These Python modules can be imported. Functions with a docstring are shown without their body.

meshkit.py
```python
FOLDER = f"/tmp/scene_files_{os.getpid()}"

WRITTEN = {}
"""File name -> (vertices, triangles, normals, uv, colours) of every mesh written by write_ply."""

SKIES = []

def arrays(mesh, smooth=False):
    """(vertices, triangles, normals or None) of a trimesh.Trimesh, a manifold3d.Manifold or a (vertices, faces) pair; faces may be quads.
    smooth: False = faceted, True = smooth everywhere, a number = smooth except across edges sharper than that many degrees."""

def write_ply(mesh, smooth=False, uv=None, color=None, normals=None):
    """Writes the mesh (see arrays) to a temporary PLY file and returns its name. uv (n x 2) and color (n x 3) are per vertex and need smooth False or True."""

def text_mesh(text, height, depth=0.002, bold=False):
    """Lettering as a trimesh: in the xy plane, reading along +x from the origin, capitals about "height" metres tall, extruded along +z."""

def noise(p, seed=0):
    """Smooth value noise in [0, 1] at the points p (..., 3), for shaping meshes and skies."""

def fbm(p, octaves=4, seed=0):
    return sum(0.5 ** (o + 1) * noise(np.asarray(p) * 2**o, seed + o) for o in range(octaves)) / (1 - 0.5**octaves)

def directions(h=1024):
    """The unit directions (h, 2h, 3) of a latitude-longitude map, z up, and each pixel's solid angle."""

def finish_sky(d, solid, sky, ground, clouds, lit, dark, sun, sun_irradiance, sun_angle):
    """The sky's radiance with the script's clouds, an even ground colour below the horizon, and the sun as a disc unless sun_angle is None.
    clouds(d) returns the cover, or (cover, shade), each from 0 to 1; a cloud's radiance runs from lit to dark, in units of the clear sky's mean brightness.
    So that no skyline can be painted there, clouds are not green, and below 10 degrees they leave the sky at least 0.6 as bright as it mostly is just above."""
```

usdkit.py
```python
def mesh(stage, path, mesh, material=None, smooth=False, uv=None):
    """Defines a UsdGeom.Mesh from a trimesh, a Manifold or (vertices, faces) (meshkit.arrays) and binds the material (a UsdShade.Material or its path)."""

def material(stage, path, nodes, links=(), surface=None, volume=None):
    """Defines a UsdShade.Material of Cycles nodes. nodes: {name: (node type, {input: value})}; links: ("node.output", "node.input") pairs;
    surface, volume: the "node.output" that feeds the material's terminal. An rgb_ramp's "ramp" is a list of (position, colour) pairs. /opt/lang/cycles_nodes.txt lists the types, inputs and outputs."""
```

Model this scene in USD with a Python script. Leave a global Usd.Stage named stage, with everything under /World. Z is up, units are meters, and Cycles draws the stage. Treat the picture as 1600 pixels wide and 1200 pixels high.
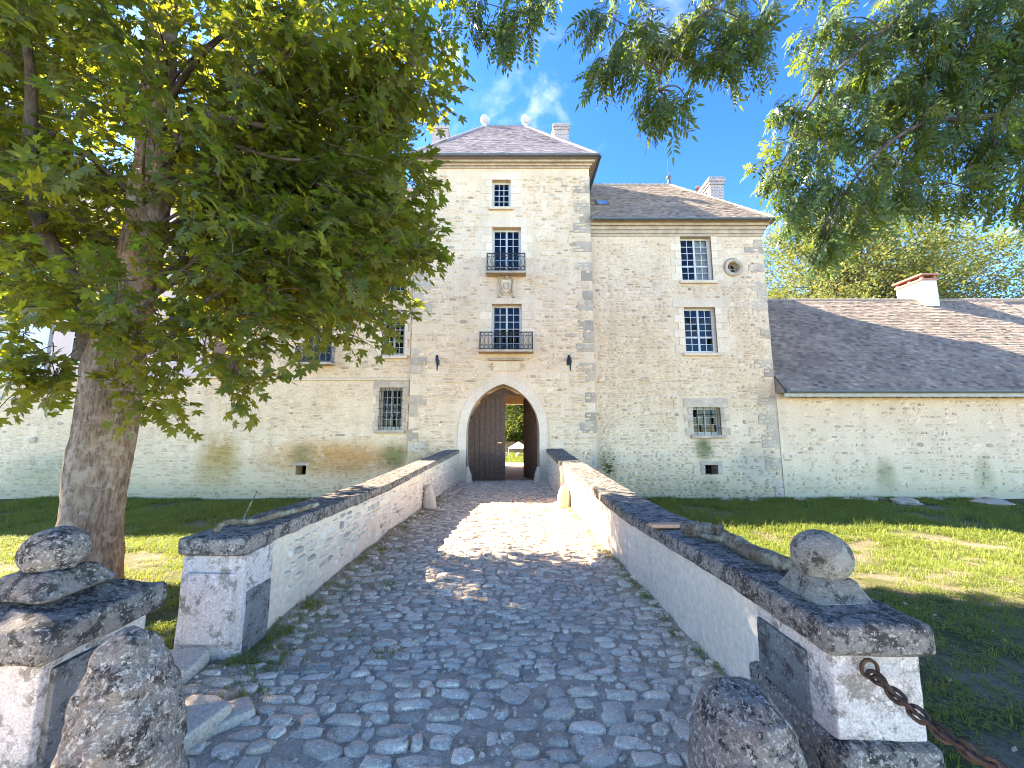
import math, random
import numpy as np
import shapely
from shapely.geometry import Polygon, box as sbox
from shapely import affinity
import trimesh
from pxr import Usd, UsdGeom, UsdLux, UsdShade, Gf, Sdf, Vt
import usdkit, meshkit
from meshkit import noise, fbm

stage = Usd.Stage.CreateInMemory()
UsdGeom.SetStageUpAxis(stage, 'Z')
UsdGeom.Xform.Define(stage, '/World')
UsdGeom.Scope.Define(stage, '/World/Looks')
T = Sdf.ValueTypeNames
rng = np.random.default_rng(7)

# ------------------------------------------------------------------ camera, sky, sun, exposure
EYE = np.array([0, 0, 1.6]); FOC = 610.0; PITCH = math.radians(7.5)
cam = UsdGeom.Camera.Define(stage, '/World/camera')
cam.CreateHorizontalApertureAttr(36.0)
cam.CreateVerticalApertureAttr(27.0)
cam.CreateFocalLengthAttr(36.0 * FOC / 1600)
cam.CreateClippingRangeAttr(Gf.Vec2f(0.05, 5000))
cam.CreateFStopAttr(0.0)
EXPOSURE = 2.95
cam.CreateExposureAttr(EXPOSURE)
cx = UsdGeom.Xformable(cam)
cx.AddTranslateOp().Set(Gf.Vec3d(*EYE.tolist()))
cx.AddRotateXOp().Set(90 + 7.5)

SUN = np.array([-1.2, 0.385, 1.0]); SUN /= np.linalg.norm(SUN)
sun = UsdLux.DistantLight.Define(stage, '/World/sun')
sun.CreateIntensityAttr(1.25)
sun.CreateAngleAttr(0.53)
sun.CreateNormalizeAttr(True)
sun.CreateColorAttr(Gf.Vec3f(1.0, 0.93, 0.80))
_z = SUN; _x = np.cross([0, 0, 1], _z); _x /= np.linalg.norm(_x); _y = np.cross(_z, _x)
UsdGeom.Xformable(sun).AddTransformOp().Set(Gf.Matrix4d(*_x, 0, *_y, 0, *_z, 0, 0, 0, 0, 1))

SKY_STRENGTH = 0.06
sky = UsdLux.DomeLight.Define(stage, '/World/sky')
sky.CreateIntensityAttr(1.0)
sky_mat = usdkit.material(stage, '/World/Looks/sky_look', {
    'tc': ('texture_coordinate', {}),
    'sky': ('sky_texture', {'sky_type': 'single_scattering', 'sun_disc': False, 'sun_elevation': math.asin(SUN[2]),
                            'sun_rotation': math.atan2(SUN[0], SUN[1]), 'air_density': 1.0, 'aerosol_density': 0.25, 'ozone_density': 3.5}),
    'gam': ('gamma', {'gamma': 1.38}),
    'hs': ('hsv', {'saturation': 1.12, 'value': 0.85, 'hue': 0.506, 'fac': 1.0}),
    'map': ('mapping', {'scale': (1.0, 1.0, 1.5), 'location': (0.37, 0.2, 0.1)}),
    'n1': ('noise_texture', {'scale': 7.0, 'detail': 6.0, 'roughness': 0.58, 'distortion': 0.3}),
    'n2': ('noise_texture', {'scale': 2.2, 'detail': 2.0}),
    'r1': ('map_range', {'range_type': 'smoothstep', 'from_min': 0.47, 'from_max': 0.76, 'to_min': 0.0, 'to_max': 0.75, 'clamp': True}),
    'r2': ('map_range', {'range_type': 'smoothstep', 'from_min': 0.48, 'from_max': 0.62, 'to_min': 0.0, 'to_max': 1.0, 'clamp': True}),
    'mul': ('math', {'math_type': 'multiply'}),
    'mix': ('mix', {'color2': (4.5, 4.9, 5.6)}),
    'bg': ('background_shader', {'strength': SKY_STRENGTH}),
}, [('sky.color', 'gam.color'), ('gam.color', 'hs.color'), ('tc.generated', 'map.vector'), ('map.vector', 'n1.vector'), ('map.vector', 'n2.vector'), ('n1.fac', 'r1.value'), ('n2.fac', 'r2.value'),
    ('r1.result', 'mul.value1'), ('r2.result', 'mul.value2'), ('mul.value', 'mix.fac'), ('hs.color', 'mix.color1'), ('mix.color', 'bg.color')], surface='bg.background')
UsdShade.MaterialBindingAPI.Apply(sky.GetPrim()).Bind(sky_mat)
sky.GetPrim().SetCustomDataByKey('kind', 'structure')


# ------------------------------------------------------------------ where a point of the photograph lies on a plane of the place
def ray(px, py):
    x = (px - 800) / FOC; u = -(py - 600) / FOC
    return np.array([x, math.cos(PITCH) - u * math.sin(PITCH), math.sin(PITCH) + u * math.cos(PITCH)])


def ony(px, py, Y):
    d = ray(px, py)
    return EYE + d * (Y / d[1])


# ------------------------------------------------------------------ writing prims
_count = {}
BASE = {}


def numbered(parent, name):
    k = (parent, name)
    n = _count.get(k, 0); _count[k] = n + 1
    return name if n == 0 else f'{name}_{n:03d}'


def thing(name, label, cat, loc=(0, 0, 0), group=None, kind=None):
    path = '/World/' + numbered('/World', name)
    x = UsdGeom.Xform.Define(stage, path)
    x.AddTranslateOp().Set(Gf.Vec3d(*map(float, loc)))
    BASE[path] = np.array(loc, float)
    tag(x.GetPrim(), label, cat, group, kind)
    return path


def tag(p, label=None, cat=None, group=None, kind=None):
    for k, v in (('label', label), ('category', cat), ('group', group), ('kind', kind)):
        if v:
            p.SetCustomDataByKey(k, v)


def vnormals(v, f):
    n = np.zeros_like(v)
    c = np.cross(v[f[:, 1]] - v[f[:, 0]], v[f[:, 2]] - v[f[:, 0]])
    for k in range(3):
        np.add.at(n, f[:, k], c)
    l = np.linalg.norm(n, axis=1, keepdims=True)
    return np.where(l > 1e-20, n / np.maximum(l, 1e-20), [0, 0, 1.0])


class MB:
    """Collects triangles for one mesh."""

    def __init__(s):
        s.v, s.f, s.t, s.n = [], [], [], 0

    def add(s, v, f, tone=0.5):
        v = np.asarray(v, float); f = np.asarray(f, int)
        if len(f) == 0:
            return s
        if f.shape[1] == 4:
            f = np.vstack([f[:, [0, 1, 2]], f[:, [0, 2, 3]]])
        s.v.append(v); s.f.append(f + s.n); s.n += len(v)
        s.t.append(np.broadcast_to(np.asarray(tone, float), (len(v),)))
        return s

    def arrays(s):
        return np.vstack(s.v), np.vstack(s.f), np.concatenate(s.t)


def put(parent, name, mb, mat, smooth=False, label=None, cat=None, group=None, kind=None, local=False):
    """ONE Mesh prim under parent (a path; '/World' for a thing of one mesh)."""
    if isinstance(mb, MB):
        v, f, t = mb.arrays()
    else:
        v, f = np.asarray(mb[0], float), np.asarray(mb[1], int)
        if f.shape[1] == 4:
            f = np.vstack([f[:, [0, 1, 2]], f[:, [0, 2, 3]]])
        t = np.broadcast_to(np.asarray(mb[2] if len(mb) > 2 else 0.5, float), (len(v),))
    root = '/'.join(parent.split('/')[:3])
    v = v - (0.0 if local else BASE.get(root, 0.0))
    path = parent + '/' + numbered(parent, name)
    m = UsdGeom.Mesh.Define(stage, path)
    if smooth is not False and smooth is not True:
        tm = trimesh.graph.smooth_shade(trimesh.Trimesh(v, f, process=False, vertex_attributes={'t': t}), angle=np.radians(smooth), facet_minarea=None)
        t2 = tm.vertex_attributes.get('t') if hasattr(tm, 'vertex_attributes') else None
        v, f = np.array(tm.vertices), np.array(tm.faces)
        t = t2 if t2 is not None and len(t2) == len(v) else np.full(len(v), float(t[0]))
        smooth = True
    m.CreatePointsAttr(Vt.Vec3fArray.FromNumpy(v.astype(np.float32)))
    m.CreateFaceVertexCountsAttr(Vt.IntArray.FromNumpy(np.full(len(f), 3, np.int32)))
    m.CreateFaceVertexIndicesAttr(Vt.IntArray.FromNumpy(f.astype(np.int32).ravel()))
    m.CreateSubdivisionSchemeAttr('none')
    if smooth:
        m.CreateNormalsAttr(Vt.Vec3fArray.FromNumpy(vnormals(v, f).astype(np.float32)))
        m.SetNormalsInterpolation('vertex')
    UsdGeom.PrimvarsAPI(m).CreatePrimvar('tone', T.FloatArray, 'vertex').Set(Vt.FloatArray.FromNumpy(np.ascontiguousarray(t, np.float32)))
    UsdShade.MaterialBindingAPI.Apply(m.GetPrim()).Bind(mat)
    tag(m.GetPrim(), label, cat, group, kind)
    return path


def instancer(parent, name, protos, mats, pos, quats, scales, idx, label=None, cat=None, group=None, kind=None):
    """A PointInstancer; protos: list of (mesh, material, smooth)."""
    root = '/'.join(parent.split('/')[:3])
    path = parent + '/' + numbered(parent, name)
    pi = UsdGeom.PointInstancer.Define(stage, path)
    targets = []
    for k, parts in enumerate(protos):
        pp = f'{path}/source_{k:03d}'
        UsdGeom.Xform.Define(stage, pp)
        for j, (mb, mat) in enumerate(zip(parts, mats)):
            put(pp, ('twig', 'blade')[j] if len(parts) > 1 else 'blade', mb, mat, smooth=False, local=True)
        targets.append(Sdf.Path(pp))
    pi.CreatePrototypesRel().SetTargets(targets)
    pi.CreateProtoIndicesAttr(Vt.IntArray.FromNumpy(np.asarray(idx, np.int32)))
    pi.CreatePositionsAttr(Vt.Vec3fArray.FromNumpy((np.asarray(pos) - BASE.get(root, 0.0)).astype(np.float32)))
    q = np.asarray(quats, float)
    pi.CreateOrientationsAttr(Vt.QuathArray([Gf.Quath(float(a), float(b), float(c), float(d)) for a, b, c, d in q]))
    s = np.asarray(scales, float)
    if s.ndim == 1:
        s = np.repeat(s[:, None], 3, 1)
    pi.CreateScalesAttr(Vt.Vec3fArray.FromNumpy(s.astype(np.float32)))
    tag(pi.GetPrim(), label, cat, group, kind)
    return path


# ------------------------------------------------------------------ shapes
_h = trimesh.convex.convex_hull(np.array([[sx * (1 - a[0] * .2), sy * (1 - a[1] * .2), sz * (1 - a[2] * .2)]
                                          for sx in (-1, 1) for sy in (-1, 1) for sz in (-1, 1) for a in ((0, 1, 1), (1, 0, 1), (1, 1, 0))]))
_HV = np.array(_h.vertices); _HF = np.array(_h.faces); _HS = np.sign(_HV); _HI = (np.abs(_HV) < 0.95)


def cbox(x0, x1, y0, y1, z0, z1, c=0.01):
    """A box with bevelled edges."""
    h = np.array([x1 - x0, y1 - y0, z1 - z0]) / 2; m = np.array([x1 + x0, y1 + y0, z1 + z0]) / 2
    return m + _HS * (h - _HI * c), _HF


BV = np.array([[a, b, c] for a in (0, 1) for b in (0, 1) for c in (0, 1)], float)
BF = np.array([[0, 1, 3, 2], [4, 6, 7, 5], [0, 4, 5, 1], [2, 3, 7, 6], [0, 2, 6, 4], [1, 5, 7, 3]])


def bx(x0, x1, y0, y1, z0, z1):
    return np.array([x0, y0, z0]) + BV * np.array([x1 - x0, y1 - y0, z1 - z0]), BF


def rough_box(x0, x1, y0, y1, z0, z1, r=0.02, res=0.05, amp=0.006, freq=9.0, seed=0, warp=None):
    """A stone block: rounded edges, an uneven surface."""
    lo, hi = np.array([x0, y0, z0], float), np.array([x1, y1, z1], float)
    n = np.maximum(np.ceil((hi - lo) / res).astype(int), 1)
    V, F, k = [], [], 0
    for ax in range(3):
        a, b = [(1, 2), (2, 0), (0, 1)][ax]
        for side in (0, 1):
            ga = np.concatenate([[0], np.clip(r * .5 / (hi - lo)[a], 0, .3) * np.ones(1), np.linspace(0, 1, n[a] + 1)[1:-1], 1 - np.clip(r * .5 / (hi - lo)[a], 0, .3) * np.ones(1), [1]])
            gb = np.concatenate([[0], np.clip(r * .5 / (hi - lo)[b], 0, .3) * np.ones(1), np.linspace(0, 1, n[b] + 1)[1:-1], 1 - np.clip(r * .5 / (hi - lo)[b], 0, .3) * np.ones(1), [1]])
            ga, gb = np.sort(ga), np.sort(gb)
            A, B = np.meshgrid(ga, gb, indexing='ij')
            p = np.zeros((A.size, 3)); p[:, ax] = side; p[:, a] = A.ravel(); p[:, b] = B.ravel()
            i = np.arange(A.size).reshape(A.shape)
            q = np.stack([i[:-1, :-1], i[1:, :-1], i[1:, 1:], i[:-1, 1:]], -1).reshape(-1, 4)
            if side == 0:
                q = q[:, ::-1]
            V.append(lo + p * (hi - lo)); F.append(q + k); k += len(p)
    v, f = np.vstack(V), np.vstack(F)
    u, inv = np.unique(np.round(v, 6), axis=0, return_inverse=True)
    v, f = u, inv.ravel()[f]
    c = np.clip(v, lo + r, hi - r); d = v - c; l = np.linalg.norm(d, axis=1, keepdims=True); d = d / np.maximum(l, 1e-9)
    v = c + d * r
    v = v + d * ((fbm(v * freq, 3, seed) - .5) * 2 * amp)[:, None]
    if warp is not None:
        v = warp(v)
    return v, f


def tube(pts, rad, n=8, cap=True):
    pts = np.asarray(pts, float); rad = np.broadcast_to(np.asarray(rad, float), (len(pts),))
    t = np.gradient(pts, axis=0); t /= np.maximum(np.linalg.norm(t, axis=1, keepdims=True), 1e-9)
    a = np.array([0, 0, 1.0]) if abs(t[0][2]) < .9 else np.array([1.0, 0, 0])
    x = np.cross(t[0], a); x /= np.linalg.norm(x)
    V = []
    th = np.arange(n) * 2 * math.pi / n
    for i in range(len(pts)):
        x = x - t[i] * (x @ t[i]); x /= max(np.linalg.norm(x), 1e-9)
        y = np.cross(t[i], x)
        V.append(pts[i] + rad[i] * (np.cos(th)[:, None] * x + np.sin(th)[:, None] * y))
    V = np.vstack(V); F = []
    for i in range(len(pts) - 1):
        for j in range(n):
            F.append([i * n + j, i * n + (j + 1) % n, (i + 1) * n + (j + 1) % n, (i + 1) * n + j])
    F = np.array(F); F = np.vstack([F[:, [0, 1, 2]], F[:, [0, 2, 3]]])
    if cap:
        m = len(V); V = np.vstack([V, pts[:1], pts[-1:]])
        F = np.vstack([F, [[m, (j + 1) % n, j] for j in range(n)], [[m + 1, (len(pts) - 1) * n + j, (len(pts) - 1) * n + (j + 1) % n] for j in range(n)]])
    return V, F


def spline(pts, n):
    from scipy.interpolate import CubicSpline
    pts = np.asarray(pts, float)
    s = np.concatenate([[0], np.cumsum(np.linalg.norm(np.diff(pts, axis=0), axis=1))])
    return CubicSpline(s, pts)(np.linspace(0, s[-1], n)) if len(pts) > 2 else np.linspace(pts[0], pts[-1], n)


def wall_slab(poly, Y, thick):
    """The polygon (x, z) stood upright, its front at Y."""
    m = trimesh.creation.extrude_polygon(poly, thick, engine='earcut')
    v = np.array(m.vertices)
    return np.stack([v[:, 0], Y + thick - v[:, 2], v[:, 1]], 1), np.array(m.faces)


def extrude(poly, depth):
    m = trimesh.creation.extrude_polygon(poly, depth, engine='earcut')
    return np.array(m.vertices), np.array(m.faces)


def stone_lump(w, h, d, r, n=8):
    """A low rough lump in local (u, v, out): two rings and a top."""
    th = (np.arange(n) + r.uniform(0, 1)) * 2 * math.pi / n
    c, s = np.cos(th), np.sin(th)
    k = 2.0 / 3.2
    ox = np.sign(c) * np.abs(c) ** k * w / 2 * r.uniform(.82, 1.1, n)
    oy = np.sign(s) * np.abs(s) ** k * h / 2 * r.uniform(.82, 1.1, n)
    tilt = r.uniform(-.3, .3) * d / max(w, .05), r.uniform(-.1, .6) * d / max(h, .03)
    ring0 = np.stack([ox, oy, np.full(n, -.012)], 1)
    ring1 = np.stack([ox * .8, oy * .76, d * (.8 + tilt[0] * ox / d * .5 + tilt[1] * oy / d * .5)], 1)
    top = np.array([[0, 0, d * 1.08]])
    v = np.vstack([ring0, ring1, top])
    i = np.arange(n); j = (i + 1) % n
    f = np.vstack([np.stack([i, j, n + j], 1), np.stack([i, n + j, n + i], 1), np.stack([n + i, n + j, np.full(n, 2 * n)], 1)])
    return v, f


def rubble(region, row, wid, cover, seed, dep=(.008, .028), grey=.07, mapper=None):
    """Coursed rubble over a polygon in (u, v): a list of (area, v, f, tone)."""
    r = np.random.default_rng(seed)
    x0, y0, x1, y1 = region.bounds
    shapely.prepare(region)
    cand = []
    gx, gy = np.meshgrid(np.arange(x0 - 1, x1 + 1, .2), np.arange(y0 - .5, y1 + .5, .2), indexing='ij')
    gn = fbm(np.stack([gx * .55, gy * .55, np.full_like(gx, seed)], -1), 3, seed)
    y = y0
    while y < y1:
        hh = row * r.uniform(.65, 1.45)
        x = x0 - r.uniform(0, wid[1])
        while x < x1:
            w = r.uniform(*wid) * r.choice([.6, 1.0, 1.0, 1.0, 1.5])
            cv = gn[int((x - x0 + 1) / .2), int((y - y0 + .5) / .2)]
            if r.random() < cover * np.clip(.25 + 1.55 * cv, .35, 1.08):
                h1 = hh * (1.75 if r.random() < .05 else 1)
                cand.append((x + w / 2, y + hh / 2 + .05 * math.sin(x * 1.3 + y) * row * 5 + r.normal(0, .006), w, h1))
            x += w + .012
        y += hh
    c = np.array(cand)
    ok = np.ones(len(c), bool)
    for sx, sy in ((-.5, -.5), (.5, -.5), (.5, .5), (-.5, .5)):
        ok &= shapely.contains_xy(region, c[:, 0] + sx * c[:, 2], c[:, 1] + sy * c[:, 3])
    out = []
    for u, v_, w, hh in c[ok]:
        v, f = stone_lump(w * r.uniform(.8, 1.0), hh * r.uniform(.62, .98), r.uniform(*dep), r)
        v = v + [u, v_, 0]
        t = r.uniform(.06, .2) if r.random() < grey else r.uniform(.22, 1)
        out.append((w * hh, mapper(v), f, t))
    return out


def put_stones(parent, name, stones, mat, most=300, stuff='rubble', rank=None, smooth=True):
    """The most telling stones as parts of their own, the rest as one part."""
    key = rank or (lambda s: s[0])
    stones = sorted(stones, key=lambda s: -key(s))
    for s in stones[:most]:
        put(parent, name, (s[1], s[2], s[3]), mat, smooth=smooth)
    if len(stones) > most:
        mb = MB()
        for s in stones[most:]:
            mb.add(s[1], s[2], s[3])
        put(parent, stuff, mb, mat, smooth=smooth, kind='stuff')


def front(Y):
    return lambda v: np.stack([v[:, 0], Y - v[:, 2], v[:, 1]], 1)


# ------------------------------------------------------------------ materials
def mat(name, nodes, links, surface):
    return usdkit.material(stage, '/World/Looks/' + name, nodes, links, surface=surface)


def plain(name, col, rough=.6, spec=.3, metal=0, var=.15, scale=6, bump=.0, bscale=40):
    nodes = {'g': ('geometry', {}), 'n': ('noise_texture', {'scale': scale, 'detail': 4}), 'p': ('principled_bsdf', {'roughness': rough, 'specular_ior_level': spec, 'metallic': metal}),
             'r': ('rgb_ramp', {'ramp': [(.3, tuple(np.array(col) * (1 - var))), (.7, tuple(np.minimum(np.array(col) * (1 + var), 1)))]})}
    links = [('g.position', 'n.vector'), ('n.fac', 'r.fac'), ('r.color', 'p.base_color')]
    if bump:
        nodes['bn'] = ('noise_texture', {'scale': bscale, 'detail': 5}); nodes['b'] = ('bump', {'strength': 1.0, 'distance': bump})
        links += [('g.position', 'bn.vector'), ('bn.fac', 'b.height'), ('b.normal', 'p.normal')]
    return mat(name, nodes, links, 'p.BSDF')


def masonry(name, cream, cream2, grey, stains=(), bump=.012, cover_scale=3.0, rough=.9):
    """Lime-washed stone: cream with worn patches; the tone primvar below 0.15 is bare grey stone. stains: (centre, radii, colour, strength)."""
    nd = {'g': ('geometry', {}), 'at': ('attribute', {'attribute': 'tone'}),
          'n': ('noise_texture', {'scale': cover_scale * .35, 'detail': 6, 'roughness': .65}), 'n2': ('noise_texture', {'scale': 22.0, 'detail': 4}),
          'r': ('map_range', {'from_min': .35, 'from_max': .65, 'clamp': True}), 'm': ('mix', {'color1': cream, 'color2': cream2}),
          'gt': ('map_range', {'from_min': .04, 'from_max': .26, 'to_min': 1, 'to_max': 0, 'clamp': True}), 'mg': ('mix', {'color2': grey}),
          'tr': ('map_range', {'from_min': .2, 'from_max': 1.0, 'to_min': .80, 'to_max': 1.08, 'clamp': True}), 'mt': ('mix', {'mix_type': 'multiply', 'fac': 1.0}), 'cc': ('combine_color', {}),
          'f': ('map_range', {'from_min': .3, 'from_max': .7, 'to_min': .82, 'to_max': 1.08, 'clamp': True}), 'cf': ('combine_color', {}), 'mf': ('mix', {'mix_type': 'multiply', 'fac': 1.0}),
          'bn': ('noise_texture', {'scale': 14.0, 'detail': 7, 'roughness': .65}), 'b': ('bump', {'strength': 1.0, 'distance': bump}),
          'p': ('principled_bsdf', {'roughness': rough, 'specular_ior_level': .15})}
    ln = [('g.position', 'n.vector'), ('g.position', 'n2.vector'), ('g.position', 'bn.vector'), ('n.fac', 'r.value'), ('r.result', 'm.fac'), ('at.fac', 'gt.value'), ('gt.result', 'mg.fac'), ('m.color', 'mg.color1'),
          ('at.fac', 'tr.value'), ('tr.result', 'cc.r'), ('tr.result', 'cc.g'), ('tr.result', 'cc.b'), ('mg.color', 'mt.color1'), ('cc.color', 'mt.color2'),
          ('n2.fac', 'f.value'), ('f.result', 'cf.r'), ('f.result', 'cf.g'), ('f.result', 'cf.b'), ('mt.color', 'mf.color1'), ('cf.color', 'mf.color2'),
          ('bn.fac', 'b.height'), ('b.normal', 'p.normal')]
    nd['km'] = ('mapping', {'scale': (2.6, 2.6, .22)}); nd['kn'] = ('noise_texture', {'scale': 1.0, 'detail': 6, 'roughness': .6})
    nd['kr'] = ('map_range', {'from_min': .50, 'from_max': .72, 'to_min': 0.0, 'to_max': .42, 'clamp': True}); nd['kx'] = ('mix', {'color2': tuple(np.array(cream2) * [.66, .66, .68])})
    ln += [('g.position', 'km.vector'), ('km.vector', 'kn.vector'), ('kn.fac', 'kr.value'), ('kr.result', 'kx.fac'), ('mf.color', 'kx.color1')]
    last = 'kx.color'
    if stains:
        nd['sn'] = ('noise_texture', {'scale': 2.6, 'detail': 7, 'roughness': .7}); ln.append(('g.position', 'sn.vector'))
        nd['sr'] = ('map_range', {'from_min': .24, 'from_max': .48, 'clamp': True}); ln.append(('sn.fac', 'sr.value'))
    for k, (c, rad, col, st) in enumerate(stains):
        c, rad = np.array(c, float), np.array(rad, float)
        nd[f's{k}'] = ('mapping', {'location': tuple(-c / rad), 'scale': tuple(1 / rad)})
        nd[f'l{k}'] = ('vector_math', {'math_type': 'length'})
        nd[f'q{k}'] = ('map_range', {'range_type': 'smoothstep', 'from_min': 1.0, 'from_max': .25, 'to_min': 0, 'to_max': st, 'clamp': True})
        nd[f'w{k}'] = ('math', {'math_type': 'multiply'})
        nd[f'x{k}'] = ('mix', {'color2': col})
        ln += [('g.position', f's{k}.vector'), (f's{k}.vector', f'l{k}.vector1'), (f'l{k}.value', f'q{k}.value'), (f'q{k}.result', f'w{k}.value1'), ('sr.result', f'w{k}.value2'),
               (f'w{k}.value', f'x{k}.fac'), (last, f'x{k}.color1')]
        last = f'x{k}.color'
    ln.append((last, 'p.base_color'))
    return mat(name, nd, ln, 'p.BSDF')


def lichen(name, mid, dark, pale, dark_at=.5, pale_at=.6, scale=5.0, bump=.012, extra=()):
    """Weathered stone: grey with black and pale lichen."""
    nd = {'g': ('geometry', {}), 'at': ('attribute', {'attribute': 'tone'}), 'n': ('noise_texture', {'scale': scale, 'detail': 9, 'roughness': .78}), 'n2': ('noise_texture', {'scale': scale * 4.3, 'detail': 7, 'roughness': .7}),
          'n3': ('noise_texture', {'scale': scale * 14, 'detail': 3, 'roughness': .6}),
          'rd': ('map_range', {'from_min': dark_at, 'from_max': dark_at + .07, 'clamp': True}), 'rp': ('map_range', {'from_min': pale_at, 'from_max': pale_at + .06, 'clamp': True}),
          'r3': ('map_range', {'from_min': .3, 'from_max': .7, 'to_min': .7, 'to_max': 1.2}), 'c3': ('combine_color', {}), 'm3': ('mix', {'mix_type': 'multiply', 'fac': 1.0}),
          'm1': ('mix', {'color1': mid, 'color2': dark}), 'm2': ('mix', {'color2': pale}),
          'tr': ('map_range', {'from_min': 0, 'from_max': 1.0, 'to_min': .72, 'to_max': 1.28}), 'ct': ('combine_color', {}), 'mt': ('mix', {'mix_type': 'multiply', 'fac': 1.0}),
          'bm': ('math', {'math_type': 'multiply_add', 'value2': .5}), 'b': ('bump', {'strength': 1.0, 'distance': bump}),
          'p': ('principled_bsdf', {'roughness': .95, 'specular_ior_level': .1})}
    ln = [('g.position', 'n.vector'), ('g.position', 'n2.vector'), ('g.position', 'n3.vector'), ('n.fac', 'rd.value'), ('n2.fac', 'rp.value'), ('rd.result', 'm1.fac'), ('m1.color', 'm2.color1'), ('rp.result', 'm2.fac'),
          ('n3.fac', 'r3.value'), ('r3.result', 'c3.r'), ('r3.result', 'c3.g'), ('r3.result', 'c3.b'), ('m2.color', 'm3.color1'), ('c3.color', 'm3.color2'),
          ('at.fac', 'tr.value'), ('tr.result', 'ct.r'), ('tr.result', 'ct.g'), ('tr.result', 'ct.b'), ('m3.color', 'mt.color1'), ('ct.color', 'mt.color2'), ('mt.color', 'p.base_color'),
          ('n3.fac', 'bm.value1'), ('n2.fac', 'bm.value3'), ('bm.value', 'b.height'), ('b.normal', 'p.normal')]
    return mat(name, nd, ln, 'p.BSDF')


def leafy(name, col, col2, trans, tfac=.45, rough=.45, spec=.35):
    nd = {'oi': ('object_info', {}), 'at': ('attribute', {'attribute': 'tone'}), 'mx': ('math', {'math_type': 'add'}), 'fr': ('math', {'math_type': 'fraction'}),
          'm': ('mix', {'color1': col, 'color2': col2}), 'mt': ('mix', {'color1': trans, 'color2': tuple(np.array(trans) * [1.25, .95, .7])}),
          'p': ('principled_bsdf', {'roughness': rough, 'specular_ior_level': spec}), 't': ('translucent_bsdf', {}), 'mix': ('mix_closure', {'fac': tfac})}
    ln = [('oi.random', 'mx.value1'), ('at.fac', 'mx.value2'), ('mx.value', 'fr.value1'), ('fr.value', 'm.fac'), ('fr.value', 'mt.fac'), ('m.color', 'p.base_color'), ('mt.color', 't.color'),
          ('p.BSDF', 'mix.closure1'), ('t.BSDF', 'mix.closure2')]
    return mat(name, nd, ln, 'mix.closure')


CREAM, CREAM2, GREY = (.78, .565, .365), (.68, .48, .295), (.40, .295, .20)
ORANGE, GREEN, BROWN = (.42, .20, .055), (.10, .10, .035), (.22, .16, .09)
M_TOWER = masonry('tower_masonry', CREAM, CREAM2, GREY, stains=[((-3.2, 13.6, .9), (1.0, 9, .9), (.33, .22, .09), .5), ((2.9, 13.6, .3), (.5, 9, 1.2), (.25, .24, .2), .6)])
M_WING = masonry('wing_masonry', (.76, .55, .35), (.66, .465, .285), GREY, stains=[
    ((6.7, 13.8, 1.15), (.45, 9, .6), GREEN, .9), ((6.8, 13.8, -.3), (.5, 9, .8), (.05, .05, .03), .9), ((3.2, 13.8, .2), (.7, 9, 1.6), (.2, .17, .09), .8), ((6, 13.8, -.7), (7, 9, 1.1), (.20, .17, .10), .9), ((6, 13.8, -.7), (9, 9, 2.2), (.46, .34, .19), .6),
    ((8.4, 13.8, .6), (1.2, 9, .9), (.28, .24, .19), .5)])
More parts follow.
